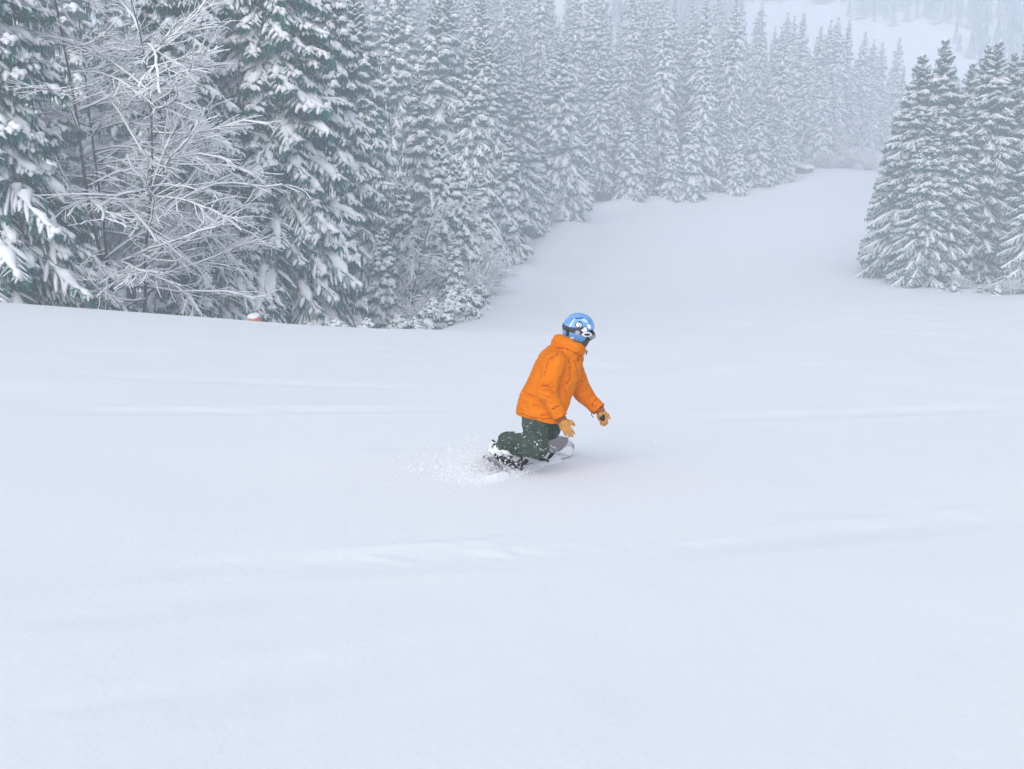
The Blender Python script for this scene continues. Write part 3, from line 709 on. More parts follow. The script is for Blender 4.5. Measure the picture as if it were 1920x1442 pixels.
# ---- materials of the rider
def b_jacket(nt, b):
    nt.links.new(ramp(nt, noise(nt, 7, 4), [(.3, (.66, .165, .0002)), (.7, (.76, .205, .0004))]), b.inputs['Base Color'])
    fl = ramp(nt, noise(nt, 34, 3, .6), [(.735, (0, 0, 0)), (.77, (.7, .7, .7))]); cur = b.inputs['Base Color'].links[0].from_socket
    nt.links.new(mixc(nt, fl, cur, (.85, .8, .75)), b.inputs['Base Color'])
    bump(nt, b, noise(nt, 22, 4, .6), .5, .025)
M_jacket = mat('orange_shell_fabric', (.86, .19, .005), .85, .03, b_jacket)
M_trim_fold = mat('dark_orange_trim_and_fold_shade', (.30, .055, .002), .8, .1)  # darker orange for trim and stitched seams, and for shade in fold creases
def b_trs(nt, b):
    col = ramp(nt, noise(nt, 9, 5), [(.3, (.028, .045, .036)), (.7, (.06, .088, .07))])
    f1 = ramp(nt, noise(nt, 46, 4, .7, vec_scale=(.6, 1, 1.0)), [(.615, (0, 0, 0)), (.67, (1, 1, 1))])
    f2 = ramp(nt, noise(nt, 8, 5, .75), [(.66, (0, 0, 0)), (.74, (.8, .8, .8))])
    mx = nt.nodes.new('ShaderNodeMix'); mx.data_type = 'RGBA'; mx.blend_type = 'LIGHTEN'; mx.inputs['Factor'].default_value = 1
    nt.links.new(f1, mx.inputs[6]); nt.links.new(f2, mx.inputs[7])
    nt.links.new(mixc(nt, mx.outputs[2], col, (.8, .82, .85)), b.inputs['Base Color'])
    bump(nt, b, noise(nt, 18, 4), .4, .02)
M_trs = mat('dark_green_snowy_fabric', (.05, .075, .06), .8, .15, b_trs)
def b_glove(nt, b):
    nt.links.new(ramp(nt, noise(nt, 25, 4), [(.3, (.38, .17, .035)), (.7, (.58, .29, .075))]), b.inputs['Base Color'])
M_glove = mat('tan_leather', (.5, .24, .06), .7, .25, b_glove)
M_cuff = mat('brown_knit', (.30, .10, .035), .9, .1)
M_black = mat('black_rubber', (.015, .016, .018), .6, .3)
M_dgrey = mat('dark_grey_webbing', (.05, .055, .065), .7, .3)
def b_helm(nt, b):
    nt.links.new(ramp(nt, noise(nt, 14, 3), [(.35, (.10, .27, .60)), (.55, (.165, .38, .70)), (.75, (.33, .56, .80))]), b.inputs['Base Color'])
M_helm = mat('blue_helmet_shell', (.14, .36, .76), .28, .5, b_helm)
M_white = mat('white_print', (.82, .83, .85), .5, .3)
M_pale = mat('pale_blue_print', (.45, .68, .80), .4, .4)
M_navy = mat('navy_print', (.02, .035, .09), .4, .4)
M_lens = mat('mirrored_lens', (.22, .25, .28), .12, .9)
M_skin = mat('skin', (.55, .33, .24), .6, .3)
M_hair = mat('dark_hair', (.03, .025, .022), .8, .2)
def b_boot(nt, b):
    f = ramp(nt, noise(nt, 16, 5, .7), [(.40, (0, 0, 0)), (.50, (1, 1, 1))])
    nt.links.new(mixc(nt, f, (.03, .035, .04), (.82, .84, .87)), b.inputs['Base Color'])
M_boot = mat('snow_crusted_boot', (.1, .1, .1), .7, .2, b_boot)
M_deck_grey = mat('grey_topsheet', (.22, .21, .23), .45, .35)
def b_deck(nt, b):
    nt.links.new(ramp(nt, noise(nt, 9, 5, .65), [(.40, (.36, .37, .40)), (.52, (.80, .82, .86))]), b.inputs['Base Color'])
M_deck = mat('pale_topsheet_dusted_with_snow', (.75, .77, .82), .6, .3, b_deck)

# ---- joints, metres in the scene
foR = nrm(BT * .93 + BA * .30); foL = nrm(BT * .90 + BA * .40)
rank = bp(.0, .0, .165) - foR * .095; lank = bp(.50, .0, .13) - foL * .06
hipR = J(1003, 772, .03); hipL = J(1018, 766, .20); pel = (hipR + hipL) / 2
kneeR = J(1006, 838, -.15); kneeL = J(1031, 802, .30)
chest = J(1043, 694, .05); neck = J(1071, 655, .05); head = J(1086, 619, .05)
shR = J(1040, 679, -.15); elR = J(1024, 734, -.22); wrR = J(1050, 780, -.19)
shL = J(1070, 686, .24); elL = J(1093, 736, .30); wrL = J(1122, 767, .26)
TU = nrm(neck - pel); TS = nrm(np.cross(TU, [0.80, .6, 0.0]))       # torso up; side axis
TF = nrm(np.cross(TS, TU)) * -1
if TF[0] < 0: TF = -TF
TS = nrm(np.cross(TF, TU)); MT = np.stack([TS, TF, TU])             # side (right), front, up
HF = nrm(np.array([.93, .22, -.24])); HS = nrm(np.cross(HF, [0, 0, 1.0])); HU = nrm(np.cross(HS, HF))
tl = .16; HU, HS = nrm(HU + HS * 0), HS
MH = np.stack([HS, HF, HU])
def hp(s, f, u): return head + HS * s + HF * f + HU * u

# ---- the body: one continuous figure under the clothes
def f_body(P):
    d = ell(P, chest, (.17, .11, .22), MT); d = smin(d, ell(P, pel + TU * .06, (.16, .11, .15), MT), .08)
    d = smin(d, cone(P, pel, chest, .11, .12), .06)
    for a, b, c, r0, r1, r2 in ((hipR, kneeR, rank, .078, .055, .04), (hipL, kneeL, lank, .078, .055, .04)):
        d = smin(d, cone(P, a, b, r0, r1), .03); d = smin(d, cone(P, b, c, r1, r2), .02)
    for a, b, c in ((shR, elR, wrR), (shL, elL, wrL)):
        d = smin(d, cone(P, a, b, .05, .038), .03); d = smin(d, cone(P, b, c, .038, .027), .015)
        d = smin(d, cone(P, c, c + nrm(c - b) * .05, .026, .032), .015)
    d = smin(d, cone(P, neck - TU * .05, hp(0, -.01, -.05), .058, .055), .03)
    d = smin(d, ell(P, hp(0, -.01, .02), (.073, .092, .098), MH), .02)                  # skull
    d = smin(d, ell(P, hp(0, .035, -.055), (.056, .06, .06), MH), .03)                  # jaw
    d = smin(d, ell(P, hp(0, .092, -.03), (.013, .02, .022), MH), .012)                 # nose
    for s in (-1, 1):
        d = smin(d, ell(P, hp(s * .076, -.005, -.02), (.01, .02, .032), MH), .008)      # ears
        d = np.maximum(d, -ell(P, hp(s * .032, .092, 0), (.016, .012, .009), MH))       # eye sockets
        d = smin(d, ell(P, hp(s * .032, .078, 0), (.012, .012, .012), MH), .002)
    d = np.maximum(d, -ell(P, hp(0, .098, -.075), (.022, .012, .004), MH))              # mouth
    return d
allp = np.array([hipR, hipL, kneeR, kneeL, rank, lank, chest, head, wrR, wrL])
person = solid('person', f_body, allp, .16, .0085, M_skin, None)
tag(person, 'snowboarder in orange jacket and dark green trousers, crouching, looking down the run', 'person')
hair = solid('hair', lambda P: np.maximum(ell(P, hp(0, -.02, 0), (.083, .10, .10), MH), plane(P, hp(0, .02, 0), HF)), [head], .14, .006, M_hair, person)
hair['label'] = 'dark hair showing under the helmet'

# ---- jacket
cufR = wrR + nrm(wrR - elR) * .005; cufL = wrL + nrm(wrL - elL) * .005
hemc = J(1007, 785, .06); HEMN = nrm(unp(1007, 783, 10) - unp(1003, 771, 10) * 1.0)
hem_n = nrm(-UPV - .17 * RGT + .12 * FWD)
def f_torso(P):
    d = ell(P, J(1046, 692, .05), (.215, .175, .23), MT)
    d = smin(d, ell(P, J(1026, 738, .05), (.215, .170, .24), MT), .10)
    d = smin(d, ell(P, J(1012, 772, .06), (.235, .150, .24), MT), .10)
    d = smin(d, cone(P, shR, J(1050, 682, .05), .095, .14), .05); d = smin(d, cone(P, shL, J(1055, 682, .08), .095, .14), .05)
    d = np.maximum(d, plane(P, hemc, hem_n))
    return d
def f_sleeve(P, s, e, w_, cf):
    d = smin(cone(P, s, e, .100, .078), cone(P, e, w_ - nrm(w_ - e) * .01, .078, .058), .035)
    d = smin(d, cone(P, w_ - nrm(w_ - e) * .05, cf, .058, .062), .02)
    return np.maximum(d, plane(P, cf, cf - e))
def f_jacket0(P):
    t = f_torso(P); sR = f_sleeve(P, shR, elR, wrR, cufR); sL = f_sleeve(P, shL, elL, wrL, cufL)
    d = smin(t, sR, .016); d = smin(d, sL, .018)
    # hood bunched round the neck
    c = J(1070, 651, .05); ax = nrm(TU * .75 + np.array([-.10, 0, 1]) * .5); q = P - c; hgt = q @ ax; rad = q - hgt[:, None] * ax
    rl = np.linalg.norm(rad, axis=1) + 1e-9; back = -(rad / rl[:, None]) @ TF
    maj = .100 + .024 * back; mn = .044 + .016 * np.maximum(0, back)
    tor = np.sqrt((rl - maj) ** 2 + ((hgt - .005 - .014 * back) / 1.2) ** 2) - mn
    tor = tor + .007 * wrinkle(P, 26)
    d = smin(d, cone(P, c - ax * .07, c - ax * .03, .130, .112), .03)
    d = smin(d, tor, .006)
    return np.maximum(d, -cone(P, c - ax * .06, c + ax * .25, .058, .078))
JF = folds(f_jacket0, [
    # elbow of the near sleeve
    (1014, 727, 1030, 722, .008, .016), (1018, 722, 1036, 729, .007, .015), (1013, 733, 1026, 735, .008, .013), (1024, 731, 1040, 737, .008, .014), (1015, 741, 1034, 746, .008, .010), (1034, 742, 1044, 750, .008, .009),
    # shoulder and back seams
    (1028, 676, 1046, 664, .006, .012), (1031, 685, 1042, 672, .007, .010), (1028, 676, 1021, 704, .006, .011), (1021, 704, 1016, 722, .006, .009), (1040, 652, 1062, 654, .005, .010), (1062, 654, 1088, 668, .006, .012),
    # chest, pocket zip, front
    (1066, 672, 1068, 690, .006, .012), (1068, 690, 1070, 704, .008, .010), (1070, 709, 1063, 722, .006, .018), (1060, 716, 1052, 738, .009, .013), (1076, 678, 1080, 705, .005, .009), (1072, 680, 1071, 712, .007, .008), (1058, 732, 1066, 748, .010, .010), (1052, 706, 1048, 724, .010, .009),
    # cuff strap and forearm
    (1036, 768, 1048, 760, .006, .011), (1044, 776, 1060, 768, .006, .006), (1034, 756, 1042, 764, .008, .008), (1040, 787, 1058, 777, .005, .007),
    # far sleeve
    (1080, 718, 1092, 706, .008, .016), (1084, 727, 1096, 715, .007, .014), (1090, 734, 1102, 724, .007, .010), (1102, 746, 1112, 736, .007, .010), (1108, 762, 1118, 748, .006, .015), (1112, 766, 1122, 757, .006, .008),
    # lower back and hem
    (982, 735, 1008, 748, .012, .009), (978, 752, 1012, 764, .012, .008), (976, 768, 1020, 780, .010, .008), (1000, 705, 1012, 740, .010, .007), (1020, 752, 1030, 776, .010, .010), (994, 722, 1006, 728, .010, .008), (980, 776, 1034, 784, .005, .006)])
def f_jacket(P):
    d = f_jacket0(P)
    for (p0, p1, wd, dp) in JF: d = d + 2.3 * crease(P, p0, p1, wd * 1.1, dp) - .8 * crease(P, p0 + np.array([0, 0, wd * 2.0]), p1 + np.array([0, 0, wd * 2.0]), wd * 1.6, dp)
    d = d + .0050 * wrinkle(P, 15, (1, 1, .7)) + .0028 * wrinkle(P, 34, (1, 1, 1.5))
    return np.maximum(d, plane(P, hemc, hem_n) + .002 * wrinkle(P, 22))
jac = solid('jacket', f_jacket, [shR, elR, cufR, shL, elL, cufL, hemc, J(1070, 640, 0)], .22, .0068, M_jacket, person)
jac['label'] = 'orange hooded jacket'
def tube_part(name, pts, r, material, parent, ns=8, flat=None):
    m = MB(); pts = np.asarray(pts); m.add(*loft(pts, np.full(len(pts), r), np.full(len(pts), r if flat is None else flat), ns)); return link(name, m.mesh(name, material), parent)
zp = [surf(f_jacket0, x, y) + np.array([.004, -.006, 0]) for x, y in ((1100, 657), (1099, 661), (1097.5, 665))]
tube_part('zip_pull', zp, .005, M_black, jac)
zp = [surf(f_jacket0, x, y) + np.array([.0, -.005, 0]) for x, y in ((1083, 670), (1084, 673), (1083, 677))]
tube_part('zip_pull', zp, .004, M_black, jac)
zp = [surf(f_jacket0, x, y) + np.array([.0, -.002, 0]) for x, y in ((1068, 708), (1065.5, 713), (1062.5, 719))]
tube_part('pocket_zip', zp, .004, M_trim_fold, jac)
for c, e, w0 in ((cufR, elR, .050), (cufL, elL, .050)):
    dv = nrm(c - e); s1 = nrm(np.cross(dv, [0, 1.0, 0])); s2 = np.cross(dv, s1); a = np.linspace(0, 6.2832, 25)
    tube_part('cuff_edge', c + dv * -.001 + np.outer(np.cos(a), s1) * .058 + np.outer(np.sin(a), s2) * .058, .0045, M_trim_fold, jac, 6)
for ln in ([(1028, 677), (1036, 669), (1047, 664)], [(1027, 678), (1022, 698), (1017, 720)], [(1066, 672), (1068, 688), (1069, 704)], [(1077, 676), (1081, 692), (1084, 712)], [(1041, 653), (1056, 653), (1074, 659), (1090, 668)], [(978, 775), (996, 782), (1016, 785), (1034, 785)], [(1018, 722), (1026, 724), (1036, 729)], [(1036, 767), (1042, 763), (1049, 760)], [(1086, 717), (1092, 712)], [(1109, 760), (1113, 753), (1117, 749)]):  # stitched seams, plus dark lines painted along elbow, hood and sleeve folds as shade
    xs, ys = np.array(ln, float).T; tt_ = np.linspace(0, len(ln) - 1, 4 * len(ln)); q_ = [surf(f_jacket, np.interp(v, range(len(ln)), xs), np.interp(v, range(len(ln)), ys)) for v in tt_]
    tube_part('seam_fold_shade', np.array(q_), .0036, M_trim_fold, jac, 5)
tube_part('wrist_leash', np.array([J(1111 + .3 * k, 771 + 1.05 * k - .012 * k * k, .20) + np.array([-.018 * math.sin(k / 15 * 3.1), 0, 0]) for k in range(14)]), .003, M_black, jac, 6)

# ---- trousers
def f_trs(P):
    d = ell(P, pel + TU * .02, (.175, .15, .17), MT)
    d = smin(d, cone(P, hipR - TU * .0, kneeR, .114, .100), .05); d = smin(d, cone(P, hipL, kneeL, .115, .095), .04)
    s1 = np.maximum(cone(P, kneeR, rank + (kneeR - rank) * .0, .096, .092), -plane(P, rank - (kneeR - rank) * .10, kneeR - rank))
    s2 = np.maximum(cone(P, kneeL, lank + BN * .04, .090, .090), -plane(P, lank + BN * .02, BN * .6 + nrm(kneeL - lank) * .4))
    d = smin(d, s1, .022); d = smin(d, s2, .03)
    d = np.maximum(d, -(plane(P, hemc, hem_n) + .012))
    for (p0, p1, wd, dp) in [(J(984, 832, -.2), J(1000, 850, -.28), .014, .018), (J(985, 826, -.16), J(1010, 830, -.28), .012, .010), (J(990, 815, -.2), J(1020, 812, -.25), .014, .008),
                             (J(960, 835, -.15), J(975, 855, -.2), .014, .012), (J(940, 838, -.1), J(950, 866, -.12), .012, .012), (J(1010, 800, -.2), J(1022, 830, -.24), .012, .009), (J(985, 795, -.18), J(1012, 800, -.2), .012, .010)]:
        d = d + crease(P, p0, p1, wd, dp)
    return d + .009 * wrinkle(P, 17) + .0035 * wrinkle(P, 38)
trs = solid('trousers', f_trs, [hipR, hipL, kneeR, kneeL, rank, lank, pel], .19, .0085, M_trs, person)
trs['label'] = 'dark green trousers flecked with snow'

# ---- gloves: palm, four separate fingers, thumb on the side
def glove(wr, f, back, thumb_side, curl, spread_, parent, label, patch=False, sz=1.0):
    f = nrm(f); back = nrm(back - f * (back @ f)); side = nrm(np.cross(f, back)); 
    if side @ thumb_side < 0: side = -side
    def hpnt(a, s, b): return wr + (f * a + side * s + back * b) * (1 if a < .02 else sz)
    FN = [(.030, .088, .074), (.010, .092, .084), (-.011, .089, .078), (-.031, .080, .062)]
    segs = []
    for i, (s, k, ln) in enumerate(FN):
        p = hpnt(k, s, .002); ang = -curl * .35; d0 = f * math.cos(ang) + back * math.sin(ang) + side * s * spread_
        for m_, (fr, dr) in enumerate(((.45, .65), (.32, 1.0), (.26, 1.3))):
            q = p + nrm(d0) * ln * fr * sz; segs.append((p, q, .0106 - .0006 * m_, .0102 - .0009 * m_)); p = q
            ang -= curl * dr * .6; d0 = f * math.cos(ang) + back * math.sin(ang) + side * s * spread_
    t0 = hpnt(.035, .034, -.006); t1 = t0 + nrm(f * .75 + side * .75 - back * .15) * .036; t2 = t1 + nrm(f * 1.0 + side * .22 - back * .22) * .034
    th = [(t0, t1, .0155, .0135), (t1, t2, .0135, .0108)]
    M = np.stack([side, f, back])
    def fn(P):
        d = ell(P, hpnt(.055, 0, 0), (.050, .056, .022), M)
        d = smin(d, cone(P, hpnt(.0, 0, 0), hpnt(.04, 0, 0), .030, .032), .02)
        for (p, q, a, b) in th: d = smin(d, cone(P, p, q, a, b), .008)
        fg = None
        for i in range(4):
            g = None
            for (p, q, a, b) in segs[3 * i:3 * i + 3]: c = cone(P, p, q, a, b); g = c if g is None else smin(g, c, .003)
            fg = g if fg is None else np.minimum(fg, g)
        return smin(d, fg, .003) + .0008 * wrinkle(P, 90)
    g = solid('glove', fn, [hpnt(-.01, 0, 0), hpnt(.19, .06, 0), hpnt(.1, -.06, .03), hpnt(.1, .06, -.08)], .03, .0028, M_glove, parent)
    g['label'] = label
    m = MB(); c = [hpnt(-.035, 0, 0), hpnt(-.01, 0, 0), hpnt(.018, 0, 0), hpnt(.024, 0, 0)]; m.add(*loft(np.array(c), [.040, .040, .041, .036], [.033, .033, .031, .027], 16, up=back)); link('cuff', m.mesh('cuff', M_cuff), g)
    if patch:
        solid('palm_patch', lambda P: np.maximum(ell(P, hpnt(.058, .004, -.024), (.028, .040, .012), M), -1), [hpnt(.055, 0, -.018)], .05, .003, M_black, g)
    else:
        solid('thumb_panel', lambda P: np.minimum(cone(P, t0 + side * .002, t1 + side * .003, .0145, .0128), cone(P, t1 + side * .003, t2 + side * .001, .0128, .0098)), [t0, t1, t2], .03, .003, M_cuff, g)
    return g
glove(wrR + nrm(wrR - elR) * .03, J(1066, 815, -.20) - J(1050, 784, -.20), np.array([-.15, -1, .15]), RGT + .4 * UPV, .38, 2.6, person, 'tan leather glove on the near hand', sz=.96)
glove(wrL + nrm(wrL - elL) * .028, J(1130, 796, .24) - J(1120, 769, .26), np.array([.35, 1, .0]), RGT, .95, 1.2, person, 'tan leather glove with a black palm patch', True, sz=.84)

# ---- helmet, goggles
def f_helm(P):
    d = ell(P, hp(0, -.008, .028), (.113, .132, .118), MH)
    d = smin(d, ell(P, hp(0, -.03, -.02), (.108, .108, .11), MH), .03)
    cut = smin(-plane(P, hp(0, .03, -.035), HU * .9 + HF * -.25), -plane(P, hp(0, .075, .0), HF * -1.0 + HU * .25), .01)
    low = -plane(P, hp(0, -.02, -.085), HU)
    face = np.minimum(-plane(P, hp(0, .055, .0), -HF), -plane(P, hp(0, .0, .030), HU))      # opening in front, below the brow
    fo = np.maximum(plane(P, hp(0, .052, 0), -HF), plane(P, hp(0, 0, .035), HU))
    d = np.maximum(d, low); d = np.maximum(d, -fo)
    inner = ell(P, hp(0, -.008, .02), (.092, .108, .10), MH)
    d = np.maximum(d, -inner)
    return d
helm = solid('helmet', f_helm, [head], .165, .0045, M_helm, person); helm['label'] = 'blue snowboard helmet with a round black and white emblem'
def on_helm(dirn, off=.0):
    """point on the helmet's outer shell in direction dirn (local side, front, up)"""
    dirn = np.asarray(dirn, float); d3 = HS * dirn[0] + HF * dirn[1] + HU * dirn[2]; d3 = nrm(d3); o = hp(0, -.008, .028); ts = np.linspace(.05, .18, 400)
    Pn = o + ts[:, None] * d3
    v = smin(ell(Pn, hp(0, -.008, .028), (.113, .132, .118), MH), ell(Pn, hp(0, -.03, -.02), (.108, .108, .11), MH), .03)
    i = np.nonzero(v > 0)[0][0]; return o + d3 * (ts[i] + off)
to_cam = np.array([HS @ -head, HF @ -head, HU @ -head]); to_cam = to_cam / np.linalg.norm(to_cam)
def helm_dir(px, py):
    """shell direction under a picture point, from where the emblem sits on the real shell"""
    best = None
    for _ in range(1):
        r0 = unp(px, py, 1.0); r0 = nrm(r0); ts = np.linspace(8.9, 10.2, 2600); Pn = ts[:, None] * r0
        v = smin(ell(Pn, hp(0, -.008, .028), (.113, .132, .118), MH), ell(Pn, hp(0, -.03, -.02), (.108, .108, .11), MH), .03)
        i = int(np.argmin(v)) if v.min() > 0 else int(np.nonzero(v < 0)[0][0]); q = Pn[i] - hp(0, -.008, .028)
        best = np.array([q @ HS, q @ HF, q @ HU])
    return nrm(best)
def decal(name, pts2, center_px, material, parent, off=.002, thick=.003):
    """thin raised print that follows the shell; pts2 is an outline in photo pixels round center_px"""
    c = np.mean(pts2, axis=0); ring = []
    outer = [on_helm(helm_dir(center_px[0] + x, center_px[1] + y), off + thick) for x, y in pts2]
    mid = [on_helm(helm_dir(center_px[0] + c[0] + (x - c[0]) * .5, center_px[1] + c[1] + (y - c[1]) * .5), off + thick) for x, y in pts2]
    cen = on_helm(helm_dir(center_px[0] + c[0], center_px[1] + c[1]), off + thick); low = [on_helm(helm_dir(center_px[0] + x, center_px[1] + y), -.004) for x, y in pts2]
    n = len(pts2); V = np.array(outer + mid + low + [cen]); F = []
    for i in range(n):
        k = (i + 1) % n; F += [(i, k, n + k), (i, n + k, n + i), (n + i, n + k, 3 * n), (2 * n + i, 2 * n + k, k), (2 * n + i, k, i)]
    return link(name, new_mesh(name, V, np.array(F), material, smooth=False), parent)
circ = lambda rx, ry, n=20, cx=0, cy_=0: [(cx + rx * math.cos(t), cy_ + ry * math.sin(t)) for t in np.linspace(0, 2 * math.pi, n, endpoint=False)]
em = decal('emblem', circ(6.6, 6.4), (1085.5, 609), M_black, helm)
decal('emblem_stroke', [(-5, -1), (-3.2, -4.2), (-1, -5), (-2.2, -1), (-.6, .6), (1.2, -3.6), (2.6, -3.9), (1.4, .8), (-.4, 3.6), (-2.6, 4.6), (-4.4, 2.6)], (1085.5, 609), M_white, em, .0045, .002)
decal('emblem_stroke', [(3.4, -3), (4.9, -.6), (4.4, 2.4), (2.2, 4.6), (.6, 4.9), (2.6, 1.6)], (1085.5, 609), M_white, em, .0045, .002)
decal('stripe', [(-9, -10), (-6.5, -11), (-11, -5.5), (-14.5, 2), (-16.5, 5), (-17.5, 4), (-14, -4)], (1085.5, 609), M_white, helm)
decal('side_patch', [(4, 10), (10, 4.5), (13, 4.5), (15, 12), (8, 13)], (1085.5, 609), M_white, helm)
decal('pattern_patch', [(4, -9), (9, -11), (15, -7), (17, -2), (11, -4)], (1085.5, 609), M_pale, helm)
decal('pattern_patch', [(14, 0), (19, -1), (22, 4), (20, 8), (17, 6)], (1085.5, 609), M_white, helm)
decal('pattern_patch', [(-7, -11.5), (2, -13), (8, -12.4), (2, -11.6), (-6, -10.4)], (1085.5, 609), M_navy, helm)
decal('pattern_patch', [(-16.5, 6.5), (-9, 5), (2, 8.4), (7, 6.6), (11, 2.6), (12.6, 3.2), (8, 8.6), (1, 10), (-9, 7.4), (-16, 8.6)], (1085.5, 609), M_navy, helm)
# goggle strap round the shell, then frame and lens over the face
sp_pts = []
for aang in np.linspace(R(-205), R(25), 40):      # round the back from one temple to the other
    dr = np.array([math.cos(aang), math.sin(aang) , -.13 + .10 * math.sin(aang)]); sp_pts.append(on_helm(dr, -.0015))
gog = solid('goggles', lambda P: np.maximum(np.maximum(ell(P, hp(0, .035, -.020), (.100, .112, .064), MH), -ell(P, hp(0, .01, -.020), (.084, .098, .052), MH)), plane(P, hp(0, .045, 0), -HF)), [head], .15, .004, M_black, person)
gog['label'] = 'dark goggles worn over the helmet'
m = MB(); sp_pts = np.array(sp_pts); m.add(*loft(sp_pts, np.full(40, .006), np.full(40, .026), 8)); strap = link('strap', m.mesh('strap', M_dgrey), gog)
solid('lens', lambda P: np.maximum(np.maximum(ell(P, hp(0, .038, -.022), (.100, .116, .050), MH), -ell(P, hp(0, .030, -.022), (.092, .106, .046), MH)), plane(P, hp(0, .068, 0), -HF)), [head], .15, .004, M_lens, gog)
oo = circ(8.6, 4.0, 20); 
ring_o = decal('strap_mark', oo, (1099.5, 626), M_white, strap, .010, .002); decal('strap_mark_centre', circ(5.0, 1.9, 16), (1099.5, 626), M_black, strap, .0125, .002)
decal('strap_mark', circ(4.2, 3.6, 14), (1083, 623), M_steel, strap, .009, .002)
decal('strap_buckle', [(-2, -6), (2, -6), (2, 6), (-2, 6)], (1065.5, 622), M_black, strap, .009, .003)
decal('lower_mark', [(-3.5, -1.2), (3, -2), (3, 1), (-3, 1.6)], (1073, 634), M_white, helm, .003, .002)
solid('face_mask', lambda P: np.maximum(cone(P, hp(0, .015, -.13), hp(0, .03, -.055), .075, .082), -cone(P, hp(0, 0, -.2), hp(0, .0, .1), .05, .05)), [hp(0, .03, -.09)], .13, .005, M_dgrey, person)

# ---- boots
def boot(ank, toe_d, up_d, shaft, parent, name='boot'):
    toe_d = nrm(toe_d); up_d = nrm(up_d - toe_d * (up_d @ toe_d)); sd = np.cross(toe_d, up_d); M = np.stack([sd, toe_d, up_d])
    b0 = ank - up_d * .105
    def fn(P):
        d = cone(P, b0 + toe_d * -.05 + up_d * .055, b0 + toe_d * .17 + up_d * .045, .058, .050)
        d = smin(d, cone(P, b0 + toe_d * -.045 + up_d * .06, b0 + toe_d * -.03 + up_d * .085 + nrm(shaft) * .10, .062, .066), .03)
        d = np.maximum(d, -plane(P, b0 + up_d * .004, up_d))
        return d + .004 * wrinkle(P, 40)
    bt = solid(name, fn, [b0 - toe_d * .06, b0 + toe_d * .18, b0 + up_d * .24], .09, .006, M_boot, parent)
    return bt
bR = boot(rank - BN * .04, foR, BN, kneeR - rank, person); bL = boot(lank - BN * .005, foL, BN, kneeL - lank, person)
bR['label'] = 'snow-crusted boot'

